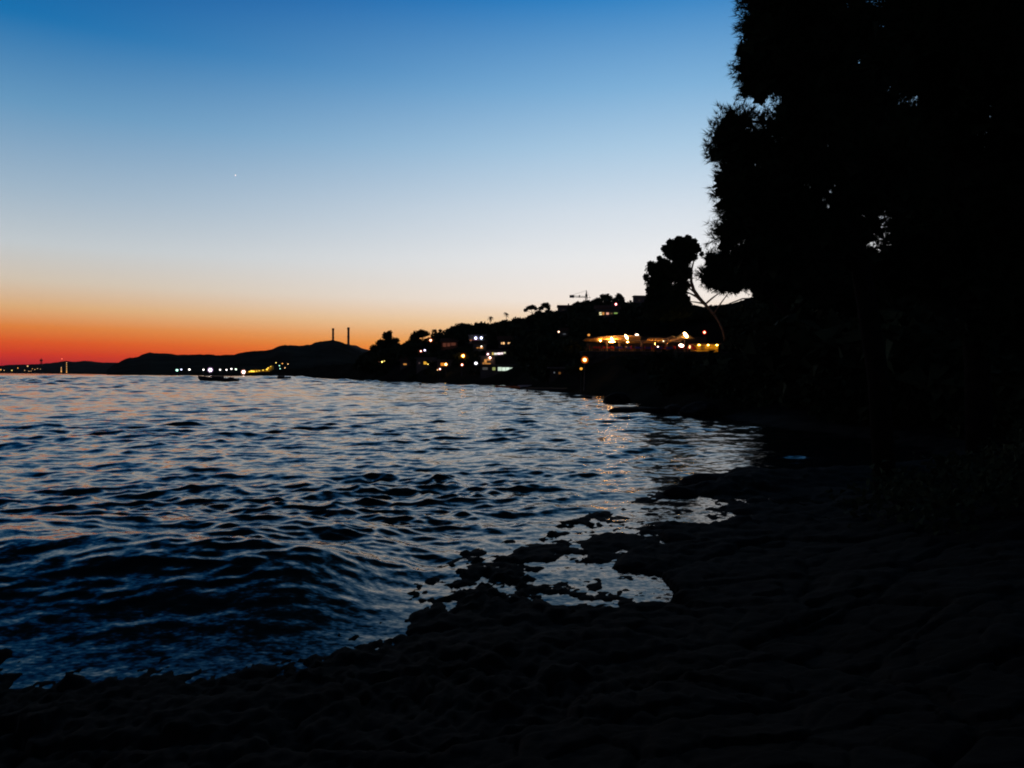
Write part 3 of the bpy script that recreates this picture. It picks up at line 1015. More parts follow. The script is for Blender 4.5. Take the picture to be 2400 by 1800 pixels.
def post(px, ptop, y, brace=True):
    r = 0.16
    o = MB().tube([(lx(px), y, 0.1), (lx(px), y, lz(ptop))], [r, r * 0.85], 7).build('post', M['timber'], rest)
    if brace:
        m = MB()
        for q in (-1, 1):
            m.tube([(lx(px), y, lz(ptop + 11)), (lx(px + q * 3.5), y, lz(ptop + 4)), (lx(px + q * 8), y, lz(ptop))], [r * 0.75, r * 0.7, r * 0.6], 6)
        m.build('brace', M['timber'], o)


for px, pt, y, br in ((1424, 796, 1.2, True), (1456, 796, 2.2, False), (1507, 797, 1.4, True), (1538, 792, 2.0, False), (1567, 793, 1.6, True)):
    post(px, pt, y, br)
MB().box(lx(1405), lx(1500), 1.0, 1.18, lz(797.5), lz(796.3)).build('beam', M['timber'], rest)
MB().box(lx(1478), lx(1600), 1.25, 1.4, lz(800), lz(798.6)).build('beam', M['timber'], rest)
for i in range(24):
    x = lx(1372) + i * (lx(1705) - lx(1372)) / 23
    MB().tube([(x, -0.05, 0.1), (x, -0.05, 1.0)], 0.025, 5).build('railing_post', M['dark'], rest)
for z in (0.45, 0.98):
    MB().tube([(lx(1371), -0.05, z), (lx(1706), -0.05, z)], 0.022, 5).build('railing_rail', M['dark'], rest)
# back wall of the restaurant, far under the canopies
MB().box(lx(1392), lx(1700), 12.0, 12.4, 0.1, 3.2).build('back_wall', M['stone'], rest)


def rlamp(px, py, rx, rz, y, col, k, label, tilt=0.0):
    p = RO + np.array([lx(px), y, lz(py)])
    t = thing('hanging_lamp', p, label, 'lamp', 'lamps of the restaurant terrace')
    g = MB().globe((0, 0, 0), rx * SR, rz * SR).build('shade', emat(col, k), t, True)
    g.rotation_euler = (0, tilt, 0)
    MB().tube([(0, 0, rz * SR * 0.8), (0, 0, rz * SR + 0.5)], 0.025, 5).build('cord', M['dark'], t)
    MB().lathe([(rx * SR * 0.5, rz * SR * 0.82), (rx * SR * 0.3, rz * SR * 1.05), (0.02, rz * SR * 1.2)], (0, 0, 0), 8).build('cap', M['dark'], t)


LW = (1.0, 0.42, 0.07)  # colour of the hidden lamps added to brighten the canopy canvas
rlamp(1435.5, 796.5, 2.6, 6.4, 0.4, (1.0, 0.5, 0.18), 26, 'long bright lamp under the left end of the canopy', R(-28))
rlamp(1469, 790, 2.6, 6.2, 0.45, (1.0, 0.52, 0.2), 26, 'long bright lamp, second from the left under the canopy', R(-34))
rlamp(1493, 784.5, 4.2, 1.7, 0.3, (1.0, 0.72, 0.55), 6, 'small flat pinkish lamp at the canopy edge in mid terrace', R(0))
rlamp(1610, 784, 3.4, 7.6, 1.0, (1.0, 0.58, 0.22), 30, 'largest white lamp under the thatched parasol', R(-38))
rlamp(1600, 809, 6.0, 3.4, 1.0, (1.0, 0.6, 0.45), 12, 'white lamp over the red table at the right of the terrace', R(12))
rlamp(1620, 812, 2.4, 4.0, 1.0, (1.0, 0.52, 0.2), 3.0, 'amber lamp beside the red awning on the terrace', R(0))
rlamp(1544, 812, 2.0, 1.6, 0.8, (1.0, 0.7, 0.5), 5, 'small table lamp in the middle of the terrace')
rlamp(1557, 799, 1.4, 1.2, 0.8, (1.0, 0.9, 0.6), 4, 'tiny white lamp under the middle canopy')
rlamp(1440, 799.5, 9, 1.0, 3.6, LW, 60, 'long hidden strip lamp deep under the left canopy, brightening its canvas')
rlamp(1412, 797, 2.0, 1.2, 3.0, LW, 130, 'small added orange lamp deep under the canopy tip, brightening its canvas')
rlamp(1480, 799, 2.2, 1.2, 4.2, LW, 130, 'small added orange lamp deep under the middle canopy, brightening its canvas')
rlamp(1545, 803, 2.0, 1.2, 4.2, LW, 100, 'small added orange lamp deep under the right canopy, brightening its canvas')
rlamp(1575, 803, 1.8, 1.2, 4.2, LW, 90, 'small added orange lamp behind the last braced post, brightening the canvas')
rlamp(1479, 812, 3.4, 2.2, 5.0, (1.0, 0.5, 0.04), 1.2, 'soft yellow lamp at the back of the terrace')
lamp(1651, 779, 3.6, (1.0, 0.20, 0.12), 12, 'red lamp on a tall post right of the thatched parasol', DR + 4, pole=4)

# thatched parasol
p = RO + np.array([lx(1614), 3.0, 0.1])
t = thing('thatched_parasol', p, 'thatched parasol lit from below at the right of the terrace', 'parasol')
hz = lz(790) - 0.1
MB().tube([(0, 0, 0), (0, 0, hz + 0.6)], 0.09, 7).build('pole', M['timber'], t)
MB().lathe([(1.55, hz), (1.2, hz + 0.28), (0.75, hz + 0.62), (0.32, hz + 0.95), (0.02, hz + 1.15)], (0, 0, 0), 14).build('thatch', M['thatch'], t)
MB().lathe([(1.62, hz - 0.14), (1.66, hz - 0.02), (1.50, hz + 0.10), (1.40, hz - 0.02), (1.62, hz - 0.14)], (0, 0, 0), 14).build('fringe', M['thatch'], t)
# red awning
p = RO + np.array([lx(1632), 2.0, 0.1])
t = thing('red_awning', p, 'red awning in front of the yellow kiosk', 'awning')
MB().add([(-0.55, 0, 1.35), (0.45, 0, 0.75), (0.45, 1.6, 0.85), (-0.55, 1.6, 1.5), (-0.55, 0, 1.30), (0.45, 0, 0.70), (0.45, 1.6, 0.80), (-0.55, 1.6, 1.45)],
         [(0, 1, 2, 3), (7, 6, 5, 4), (0, 4, 5, 1), (1, 5, 6, 2), (2, 6, 7, 3), (3, 7, 4, 0)]).build('cloth', M['red'], t)
MB().add([(-0.55, -0.02, 1.30), (0.45, -0.02, 0.70), (0.45, -0.02, 0.35), (-0.55, -0.02, 0.55), (-0.55, 0.0, 1.30), (0.45, 0.0, 0.70), (0.45, 0.0, 0.35), (-0.55, 0.0, 0.55)],
         [(3, 2, 1, 0), (4, 5, 6, 7), (0, 1, 5, 4), (1, 2, 6, 5), (2, 3, 7, 6), (3, 0, 4, 7)]).build('valance', M['red'], t)
for q in (-0.5, 0.4):
    MB().tube([(q, 0.8, 0), (q, 0.8, 1.0)], 0.03, 5).build('leg', M['dark'], t)
# yellow kiosk
p = RO + np.array([lx(1671), 3.2, 0.1])
t = thing('kiosk', p, 'yellow kiosk wall lit by lamps at the right end of the terrace', 'kiosk')
MB().box(lx(1503.5), lx(1557), 0.5, 4.5, 0, lz(806.5)).build('wall', M['yellow'], t)
MB().box(lx(1499), lx(1559), -0.5, 4.8, lz(806.5) + 0.003, lz(803.5)).build('roof', M['timber'], t)
MB().box(lx(1512), lx(1524), 0.42, 0.497, lz(816), lz(809)).build('shutter', M['timber'], t)
for px in (1508, 1530, 1551):
    MB().globe((lx(px), -0.15, lz(807.6)), 0.16, 0.10).build('downlight', emat((1.0, 0.55, 0.08), 26), t)


# tables and chairs along the railing
def table_set(px, y, cloth, tl, cl, k):
    p = RO + np.array([lx(px), y, 0.1])
    t = thing('restaurant_table', p, tl, 'table', 'tables along the railing')
    MB().box(-0.55, 0.55, -0.4, 0.4, 0.72, 0.76).build('top', M['timber'], t)
    MB().box(-0.58, 0.58, -0.43, 0.43, 0.763, 0.775).build('cloth', M[cloth], t)
    MB().box(-0.58, 0.58, -0.445, -0.432, 0.50, 0.775).build('cloth_drop', M[cloth], t)
    MB().tube([(0, 0, 0), (0, 0, 0.72)], 0.05, 6).build('pedestal', M['dark'], t)
    MB().lathe([(0.28, 0), (0.26, 0.04), (0.05, 0.06)], (0, 0, 0), 8).build('foot', M['dark'], t)
    for q, side in ((-1, 'left'), (1, 'right')):
        c = thing('restaurant_chair', p + np.array([q * 0.95, 0, 0]), 'red chair at the ' + side + ' of ' + cl, 'chair', 'chairs along the railing')
        MB().box(-0.22, 0.22, -0.22, 0.22, 0.43, 0.47).build('seat', M['red'], c)
        MB().box(q * 0.21 - 0.02, q * 0.21 + 0.02, -0.22, 0.22, 0.473, 0.98).build('backrest', M['red'], c)
        for a in (-0.19, 0.19):
            for b in (-0.19, 0.19):
                MB().box(a - 0.02, a + 0.02, b - 0.02, b + 0.02, 0, 0.428).build('leg', M['timber'], c)


for i, px in enumerate((1400, 1424, 1452, 1476, 1498, 1522, 1546, 1572, 1600)):
    cl = 'red' if i in (0, 1, 8) else 'blue'
    table_set(px, 1.2 + 0.5 * (i % 2), cl, '%s clothed table, %s from the left along the terrace railing' % (cl, NTH[i]), 'the %s table from the left on the terrace' % NTH[i], i)


# ------------------------------------------------------------------ boats, landing stage, buoy
def hull_mesh(L, B, H, bow=1, rise=0.35, draft=0.25):
    """lofted open hull, bow towards -x when bow is -1"""
    st = np.linspace(0, 1, 9)
    vs, fs = [], []
    for s in st:
        w = B / 2 * (1 - max(0, (s - 0.45) / 0.55) ** 2.2) * (0.86 + 0.14 * min(1, s / 0.3))
        w = max(w, 0.02)
        z = H * (1 + rise * s ** 2.5)
        x = bow * (s - 0.5) * L
        xl = bow * ((s - 0.5) * L - (0.10 * L * s ** 3))
        vs += [(x, w, z), (x - bow * 0.01 * L, w * 0.93, z * 0.45), (xl, w * 0.55, -draft * (1 - 0.7 * s ** 4)), (xl, -w * 0.55, -draft * (1 - 0.7 * s ** 4)), (x - bow * 0.01 * L, -w * 0.93, z * 0.45), (x, -w, z)]
    for i in range(8):
        for q in range(5):
            fs.append((i * 6 + q, i * 6 + q + 1, (i + 1) * 6 + q + 1, (i + 1) * 6 + q))
    fs.append((0, 5, 4, 3, 2, 1))
    deck = [(vs[i * 6], vs[i * 6 + 5]) for i in range(9)]
    return vs, fs, deck


def deck_mb(deck, dz):
    vs, fs = [], []
    for a, b in deck:
        vs += [(a[0], a[1] * 0.94, a[2] - dz), (b[0], b[1] * 0.94, b[2] - dz)]
    for i in range(len(deck) - 1):
        fs.append((2 * i, 2 * i + 2, 2 * i + 3, 2 * i + 1))
    return MB().add(vs, fs)


def water_d(px, py):
    r = ray(px, py)
    return -CAM[2] / r[2]


# dark cabin boat at anchor
d = water_d(510, 894.5)
s_ = d / F
p = P(510, 894.5, d)
t = thing('cabin_boat', (p[0], p[1], 0), 'dark cabin motor boat at anchor, bow to the left', 'boat', 'boats at anchor in the bay')
L = 92 * s_
vs, fs, deck = hull_mesh(L, L * 0.3, 8.0 * s_, -1, 0.75, 0.4)
MB().add(vs, fs).build('hull', M['hull_dark'], t, False)
deck_mb(deck, 0.1).build('deck', M['hull_dark'], t)
z0 = 7.0 * s_
X = lambda px: (px - 510) * s_
MB().box(X(497), X(522), -1.2, 1.2, z0, 13.0 * s_).build('cabin', M['hull_dark'], t)
MB().box(X(482), X(545), -1.3, 1.3, 13.2 * s_, 14.6 * s_).build('hardtop', M['hull_dark'], t)
for px in (483.5, 525, 537):
    for y in (-1.15, 1.15):
        MB().tube([(X(px) - (0.25 if px < 500 else 0), y, z0 - 0.1), (X(px), y, 13.3 * s_)], 0.07, 5).build('pillar', M['hull_dark'], t)
MB().add([(X(484), -1.1, z0), (X(496.8), -1.1, z0), (X(496.8), 1.1, z0), (X(484), 1.1, z0), (X(490), -1.0, 9.5 * s_), (X(496.8), -1.0, 9.5 * s_), (X(496.8), 1.0, 9.5 * s_), (X(490), 1.0, 9.5 * s_)],
         [(0, 3, 7, 4), (4, 7, 6, 5), (0, 4, 5, 1), (3, 2, 6, 7), (1, 5, 6, 2)]).build('windscreen', M['glass'], t)
MB().box(X(538), X(546), -0.9, 0.9, z0, 10.6 * s_).build('engine_cover', M['hull_dark'], t)
mb = MB()
for i in range(5):
    a = X(466 + i * 5)
    mb.tube([(a, -0.5 - 0.14 * i, 9.5 * s_), (a, -0.5 - 0.14 * i, 13.0 * s_)], 0.035, 4)
mb.tube([(X(464.5), -0.3, 13.2 * s_), (X(487), -1.1, 12.4 * s_)], 0.035, 4)
mb.build('bow_rail', M['dark'], t)

# second dark boat, nearer the hill
d = water_d(661, 888.5)
s_ = d / F
p = P(661, 888.5, d)
t = thing('moored_boat', (p[0], p[1], 0), 'dark low moored boat below the yellow quay ramp', 'boat', 'boats at anchor in the bay')
L = 43 * s_
vs, fs, deck = hull_mesh(L, L * 0.3, 4.2 * s_, 1, 0.3, 0.4)
MB().add(vs, fs).build('hull', M['hull_dark'], t)
deck_mb(deck, 0.1).build('deck', M['hull_dark'], t)
MB().box(-L * 0.22, L * 0.12, -L * 0.09, L * 0.09, 3.6 * s_, 7.2 * s_).build('cabin', M['hull_dark'], t)
MB().box(-L * 0.26, L * 0.18, -L * 0.11, L * 0.11, 7.3 * s_, 8.2 * s_).build('roof', M['hull_dark'], t)
MB().tube([(-L * 0.05, 0, 8 * s_), (-L * 0.05, 0, 14 * s_)], 0.06, 5).build('mast', M['dark'], t)


def small_boat(name, pxa, pxb, py, hpx, mat, label, bow=1, extra=None, lift=0.0):
    pc = (pxa + pxb) / 2
    d = water_d(pc, py)
    s = d / F
    p = P(pc, py, d)
    t = thing(name, (p[0], p[1], 0.02), label, 'boat', 'small boats by the landing stage')
    L = (pxb - pxa) * s
    vs, fs, deck = hull_mesh(L, max(1.2, L * 0.34), hpx * s, bow, 0.25, 0.15)
    MB().add(vs, fs).build('hull', M[mat], t)
    deck_mb(deck, 0.12).build('inner_floor', M['hull_dark'], t)
    g = MB()
    for q in (0, 1):
        g.tube([(a[q][0], a[q][1], a[q][2]) for a in deck], 0.035, 5)
    g.build('gunwale', M[mat], t)
    for q in (-0.18, 0.14):
        MB().box(q * L - 0.12, q * L + 0.12, -0.42, 0.42, hpx * s * 0.72, hpx * s * 0.82).build('thwart', M['timber'], t)
    if extra == 'motor':
        MB().box(-bow * L * 0.52 - 0.14, -bow * L * 0.52 + 0.14, -0.16, 0.16, hpx * s * 0.9, hpx * s * 0.9 + 0.5).build('outboard_motor', M['dark'], t)
        MB().tube([(-bow * L * 0.52, 0, hpx * s), (-bow * L * 0.52, 0, -0.3)], 0.06, 5).build('motor_leg', M['dark'], t)
    if extra == 'console':
        MB().box(L * 0.10, L * 0.10 + 0.5, -0.3, 0.3, hpx * s * 0.7, hpx * s * 0.7 + 0.75).build('console', M['dark'], t)
    return t


small_boat('orange_boat', 1161, 1218, 910.5, 5.0, 'hull_orange', 'small open boat with orange hull off the landing stage', -1, 'console')
small_boat('white_dinghy', 1214, 1253, 908.0, 4.6, 'hull_white', 'white dinghy behind the orange boat', 1, 'motor')
small_boat('rowing_boat', 1334, 1386, 933.0, 3.6, 'hull_dark', 'dark rowing boat below the path lamp, lamp light on the water behind it', -1, None)

# landing stage
d = water_d(1300, 917)
s_ = d / F
p = P(1305, 917, d)
t = thing('landing_stage', (p[0], p[1], 0), 'long low wooden landing stage left of the dark rowing boat', 'jetty')
for i in range(34):
    a = (i - 17) * 4.2 * s_
    MB().box(a, a + 3.8 * s_, -1.0, 1.0, 0.44, 0.50).build('plank', M['timber'], t)
for y in (-0.9, 0.78):
    MB().box(-17.3 * 4.2 * s_, 17.2 * 4.2 * s_, y, y + 0.12, 0.20, 0.437).build('bearer', M['dark'], t)
for i in range(8):
    for y in (-0.75, 0.75):
        a = (-16.5 + i * 4.7) * 4.2 * s_
        MB().tube([(a, y, -1.2), (a, y, 0.42)], 0.10, 6).build('pile', M['dark'], t)
# mooring buoy
d = water_d(985, 903.5)
p = P(985, 903.5, d)
t = thing('mooring_buoy', (p[0], p[1], 0), 'small dark mooring buoy alone off the hill foot', 'buoy')
MB().globe((0, 0, 0.12), 0.34, 0.30).build('float', M['dark'], t, True)
MB().tube([(0, 0, 0.4), (0, 0, 0.62)], 0.05, 5).build('ring_stem', M['dark'], t)
MB().lathe([(0.36, 0.08), (0.375, 0.14), (0.36, 0.20)], (0, 0, 0), 10).build('band', M['hull_white'], t)


# ------------------------------------------------------------------ boulders
def boulder(px, py, rx, ry, rz, label, seed, d=None, sink=0.3):
    d = d or water_d(px, py)
    p = P(px, py, d)
    bm = bmesh.new()
    bmesh.ops.create_icosphere(bm, subdivisions=3, radius=1)
    rg = np.random.default_rng(seed)
    pl = rg.normal(size=(9, 3))
    pl /= np.linalg.norm(pl, axis=1)[:, None]
    off = rg.uniform(0.62, 0.92, 9)
    for v in bm.verts:
        c = np.array(v.co)
        for a, b in zip(pl, off):
            k = c @ a - b
            if k > 0:
                c = c - a * k * 0.9
        c = c * (1 + 0.05 * math.sin(c[0] * 9 + seed) * math.cos(c[1] * 7 + c[2] * 5))
        v.co = (c[0] * rx, c[1] * ry, c[2] * rz)
    me = bpy.data.meshes.new('boulder')
    bm.to_mesh(me)
    bm.free()
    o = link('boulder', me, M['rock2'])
    o.location = (float(p[0]), float(p[1]), rz * (0.45 - sink))
    o.rotation_euler = (0, 0, float(rg.uniform(0, 6)))
    tag(o, label, 'rock', 'rocks along the water edge')


boulder(1590, 1158, 0.42, 0.34, 0.16, 'low dark rock at the seaward tip of the shelf', 1)
boulder(1668, 1136, 0.7, 0.5, 0.22, 'broad dark rock right of the rock at the shelf tip', 2)
boulder(1770, 1122, 0.8, 0.6, 0.24, 'dark rock standing where the cove meets the shelf', 3)
boulder(1500, 966, 2.1, 0.9, 0.34, 'flat dark reef just breaking the water in the cove mouth', 4)
boulder(1575, 966, 1.7, 0.8, 0.5, 'dark flat rock between reef and bluff shore', 5)
boulder(1590, 1262, 0.4, 0.3, 0.10, 'small dark rock between two bright rock pools', 6)
boulder(1070, 902.5, 4.2, 1.2, 0.5, 'long flat dark skerry off the foot of the hill', 8)
boulder(1305, 918, 1.4, 0.8, 0.4, 'dark rock just off the landing stage', 9)
boulder(1450, 944, 1.8, 1.2, 0.8, 'dark rock on the shore under the bluff', 10)
boulder(1640, 975, 1.6, 1.2, 0.8, 'dark rock at the inner shore of the cove', 11)


# ------------------------------------------------------------------ trees
def leaf_tris(c, rad, n, size, rng, surf=4.0):
    """n small leaf faces spread through an ellipsoid, denser to its outside"""
    v = rng.normal(size=(n, 3))
    v /= np.linalg.norm(v, axis=1)[:, None]
    r = rng.uniform(0, 1, n) ** (1 / surf)
    bumps = 1 + 0.16 * np.sin(v[:, 0] * 7 + c[0]) * np.sin(v[:, 2] * 6 + c[2] * 2) + 0.12 * np.sin(v[:, 1] * 9)
    p = np.asarray(c) + v * (r * bumps)[:, None] * np.asarray(rad)
    a = rng.normal(size=(n, 3))
    a /= np.linalg.norm(a, axis=1)[:, None]
    b = rng.normal(size=(n, 3))
    b = np.cross(a, b)
    b /= np.linalg.norm(b, axis=1)[:, None]
    s = size * rng.uniform(0.6, 1.35, n)[:, None]
    tri = np.stack([p - a * s * 0.5 - b * s * 0.3, p + a * s * 0.65, p - a * s * 0.35 + b * s * 0.45], 1)
    return tri


def tris_obj(name, tri, mat, parent=None):
    tri = np.concatenate(tri) if isinstance(tri, list) else tri
    n = len(tri)
    return mesh_np(name, tri.reshape(-1, 3), np.arange(n * 3).reshape(n, 3), mat, parent)


def needle_tufts(p, axis, k, length, width, rng, spread=0.75):
    """k needles fanning round the axis at each point"""
    n = len(p)
    d = axis[:, None, :] + spread * rng.normal(size=(n, k, 3))
    d /= np.linalg.norm(d, axis=2)[..., None]
    w = np.cross(d, rng.normal(size=(n, k, 3)))
    w /= np.linalg.norm(w, axis=2)[..., None]
    L = length * rng.uniform(0.65, 1.2, (n, k, 1))
    base = p[:, None, :]
    tri = np.stack([base - w * width * 0.5, base + w * width * 0.5, base + d * L], 2)
    return tri.reshape(-1, 3, 3)


def tree_px(name, label, d, lobes, trunk, leaf, n_per, cat='tree', group=None, seed=1, mat='leaf', dens=4.0, flat=1.0):
    """tree given by crown lobes and trunk lines in pixels at one distance"""
    s = d / F
    rng = np.random.default_rng(seed)
    bpx, bpy_ = trunk[0][0][:2]
    base = P(bpx, bpy_, d)
    t = thing(name, base, label, cat, group)
    tri = []
    for (px, py, rx, ry) in lobes:
        c = P(px, py, d) - base + np.array([0, rng.uniform(-0.4, 0.4) * rx * s, 0])
        rad = np.array([rx * s, max(rx, ry) * s * 0.9, ry * s])
        n = max(60, int(n_per * rx * ry / 100))
        tri.append(leaf_tris(c, rad, n, leaf, rng, dens))
        tri.append(leaf_tris(c, rad * 0.72, n // 3, leaf * 2.2, rng, 2.5))
    tris_obj('crown', tri, M[mat], t)
    for i, line in enumerate(trunk):
        mb = MB()
        mb.tube([P(a, b, d) - base for a, b, r in line], [r * s for a, b, r in line], 7)
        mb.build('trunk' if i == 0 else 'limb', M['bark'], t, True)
    return t


SK = 'single trees on the hill skyline'
tree_px('round_tree', 'tall rounded dark tree at the left end of the hill skyline', 318,
        [(909, 790, 12, 13), (921, 803, 17, 12), (895, 806, 15, 11), (905, 812, 26, 12), (880, 817, 13, 9), (914, 781, 6, 6), (930, 797, 6, 5), (902, 784, 6, 5)],
        [[(908, 832, 2.2), (908, 815, 1.8), (909, 792, 1.0)], [(908, 815, 1.2), (920, 803, 0.7)], [(908, 818, 1.2), (893, 806, 0.7)]], 0.55, 330, group=SK, seed=3)
tree_px('umbrella_pine', 'broad flat topped pine overhanging to the right, second on the skyline', 330,
        [(982, 783, 18, 9), (970, 791, 10, 10), (998, 782, 10, 7), (964, 800, 8, 7), (978, 800, 12, 10), (988, 777, 9, 4)],
        [[(984, 822, 2.0), (983, 806, 1.6), (981, 786, 0.9)], [(983, 804, 1.0), (997, 784, 0.6)]], 0.55, 330, group=SK, seed=4)
tree_px('sparse_tree', 'sparse tree with glowing sky gaps right of the flat topped pine', 340,
        [(1018, 776, 7, 4), (1015, 783, 4, 3), (1022, 781, 3, 3), (1012, 788, 2.5, 3)],
        [[(1018, 806, 1.0), (1018, 790, 0.8), (1018, 777, 0.4)], [(1018, 790, 0.6), (1012, 783, 0.3)], [(1018, 791, 0.6), (1024, 782, 0.3)]], 0.5, 260, group=SK, seed=5)
tree_px('sparse_tree', 'small thin tree beside the sparse tree on the skyline', 340,
        [(1032, 775, 4, 3.5), (1034, 783, 4, 4), (1029, 781, 2, 2)],
        [[(1033, 806, 0.9), (1033, 790, 0.7), (1032, 776, 0.4)]], 0.5, 260, group=SK, seed=6)
tree_px('round_tree', 'wide domed tree mass where the skyline steps up', 350,
        [(1078, 768, 15, 10), (1096, 767, 12, 9), (1063, 775, 12, 9), (1086, 762, 8, 5), (1106, 770, 9, 8)],
        [[(1082, 792, 2.0), (1082, 775, 1.5), (1081, 765, 0.8)]], 0.6, 320, group=SK, seed=7)
tree_px('small_tree', 'small rounded tree left of the two palms', 370, [(1117, 760, 5, 5), (1119, 766, 5, 4)],
        [[(1118, 782, 1.0), (1118, 768, 0.8), (1117, 760, 0.5)]], 0.55, 420, group=SK, seed=8)
tree_px('small_tree', 'smaller rounded tree just left of the left palm', 370, [(1128, 758.5, 4, 3.5), (1131, 763, 4, 3)],
        [[(1129, 780, 0.9), (1129, 766, 0.7), (1128, 759, 0.4)]], 0.55, 420, group=SK, seed=9)


def palm(px, pytop, pyb, wpx, label, seed):
    d = 395
    s = d / F
    base = P(px, pyb, d)
    t = thing('palm_tree', base, label, 'palm', 'two palms on the skyline')
    h = (pyb - pytop) * s - 1.0
    rng = np.random.default_rng(seed)
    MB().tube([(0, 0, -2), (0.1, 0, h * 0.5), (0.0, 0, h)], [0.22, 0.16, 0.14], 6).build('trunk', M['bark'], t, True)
    tri = []
    for i in range(34):
        az = rng.uniform(0, 6.28)
        up = rng.uniform(-0.5, 1.1)
        L = wpx * s * 0.62 * rng.uniform(0.8, 1.1)
        p0 = np.array([0, 0, h])
        pts = []
        for q in range(6):
            f = q / 5
            pts.append(p0 + np.array([math.cos(az) * L * f, math.sin(az) * L * f, L * (up * f - 0.95 * f * f)]))
        side = np.array([-math.sin(az), math.cos(az), 0]) * 0.24
        for q in range(5):
            w0, w1 = 1 - abs(q / 5 - 0.3), 1 - abs((q + 1) / 5 - 0.3)
            dr_ = np.array([0, 0, -0.18])
            tri.append([pts[q], pts[q] + side * w0 + dr_, pts[q + 1]])
            tri.append([pts[q], pts[q] - side * w0 + dr_, pts[q + 1]])
    tris_obj('crown', np.array(tri), M['leaf'], t)


palm(1149, 739, 772, 13, 'left and lower of two thin palms above the skyline', 1)
palm(1186.5, 730, 764, 12, 'right and higher of two thin palms above the skyline', 2)
tree_px('umbrella_pine', 'left one of two umbrella pines standing clear on the ridge', 415,
        [(1242, 722, 11, 5), (1250, 720, 8, 5.5), (1232, 727, 6, 4), (1246, 718, 7, 3), (1256, 724, 5, 4)],
        [[(1249, 752, 0.9), (1248, 736, 0.8), (1245, 725, 0.5)], [(1248, 735, 0.5), (1234, 727, 0.3)], [(1248, 734, 0.5), (1255, 725, 0.3)]], 0.5, 520, group=SK, seed=12)
tree_px('umbrella_pine', 'right one of two umbrella pines standing clear on the ridge', 420,
        [(1277, 716, 10, 6), (1285, 719, 6, 7), (1267, 723, 7, 5), (1280, 712, 8, 3), (1287, 725, 3, 3)],
        [[(1282, 745, 0.9), (1281, 728, 0.8), (1278, 718, 0.5)], [(1281, 729, 0.5), (1267, 723, 0.3)]], 0.5, 520, group=SK, seed=13)
tree_px('round_tree', 'rounded dark tree left of the tower crane mast', 450, [(1356, 713, 12, 7), (1365, 713, 8, 6), (1346, 717, 8, 6)],
        [[(1357, 735, 1.2), (1357, 720, 1.0), (1356, 712, 0.6)]], 0.6, 420, group=SK, seed=14)
tree_px('round_tree', 'dark tree filling the skyline right of the tower crane', 450, [(1402, 706, 12, 9), (1417, 697, 11, 9), (1429, 700, 8, 9), (1410, 694, 5, 4), (1424, 691, 4, 3), (1392, 712, 8, 7)],
        [[(1414, 735, 1.6), (1414, 712, 1.2), (1416, 698, 0.7)]], 0.6, 420, group=SK, seed=15)
tree_px('round_tree', 'rounded tree above the hilltop house with coloured windows', 455, [(1451, 696, 10, 8), (1458, 702, 7, 7), (1444, 704, 8, 7), (1449, 690, 5, 3)],
        [[(1452, 730, 1.3), (1452, 708, 1.0), (1451, 696, 0.6)]], 0.6, 420, group=SK, seed=16)
tree_px('small_tree', 'tiny bush alone in the skyline notch right of the hilltop trees', 455, [(1478, 706, 3, 3.5), (1478, 711, 4, 2.5)],
        [[(1478, 722, 0.6), (1478, 712, 0.5), (1478, 706, 0.3)]], 0.5, 500, group=SK, seed=17)

# leaning pine beside the restaurant, trunk lit from below
tree_px('leaning_pine', 'tall leaning pine with lamplit lower trunk above the terrace', 128,
        [(1590, 585, 30, 27), (1605, 570, 22, 14), (1573, 592, 18, 18), (1620, 588, 16, 14), (1600, 612, 22, 14), (1536, 633, 22, 17), (1556, 620, 18, 14), (1585, 640, 30, 26), (1545, 660, 28, 26),
         (1563, 690, 34, 28), (1530, 690, 14, 20), (1592, 690, 18, 30), (1630, 578, 9, 8), (1638, 586, 6, 5), (1555, 725, 40, 26), (1602, 725, 26, 20), (1558, 584, 9, 9), (1518, 678, 5, 6), (1590, 562, 9, 8), (1610, 640, 13, 16), (1604, 668, 14, 14), (1622, 602, 13, 10), (1546, 606, 7, 6), (1524, 618, 7, 6), (1612, 557, 7, 5), (1627, 565, 6, 5), (1514, 650, 6, 8), (1644, 596, 5, 4), (1517, 705, 6, 10), (1606, 704, 12, 12), (1570, 568, 8, 7)],
        [[(1700, 800, 4.2), (1694, 775, 2.6), (1686, 757, 2.6), (1674, 738, 2.8), (1655, 716, 3.6), (1638, 698, 4.6), (1626, 680, 4.2), (1620, 660, 3.6), (1620, 636, 2.6), (1626, 612, 1.6), (1636, 592, 0.8)],
         [(1640, 700, 3.0), (1622, 690, 2.0), (1600, 680, 1.4), (1578, 676, 0.8)], [(1630, 688, 2.2), (1612, 672, 1.4), (1596, 664, 0.9)], [(1624, 676, 2.0), (1610, 658, 1.4), (1600, 648, 0.8)],
         [(1622, 646, 1.8), (1608, 624, 1.2), (1596, 606, 0.8)], [(1652, 714, 2.6), (1668, 700, 2.0), (1684, 688, 1.2)], [(1650, 712, 2.0), (1630, 708, 1.4), (1606, 706, 0.9)], [(1672, 736, 2.0), (1690, 710, 1.6), (1705, 690, 1.0)]],
        0.26, 620, group='pines on the right shore', seed=21)


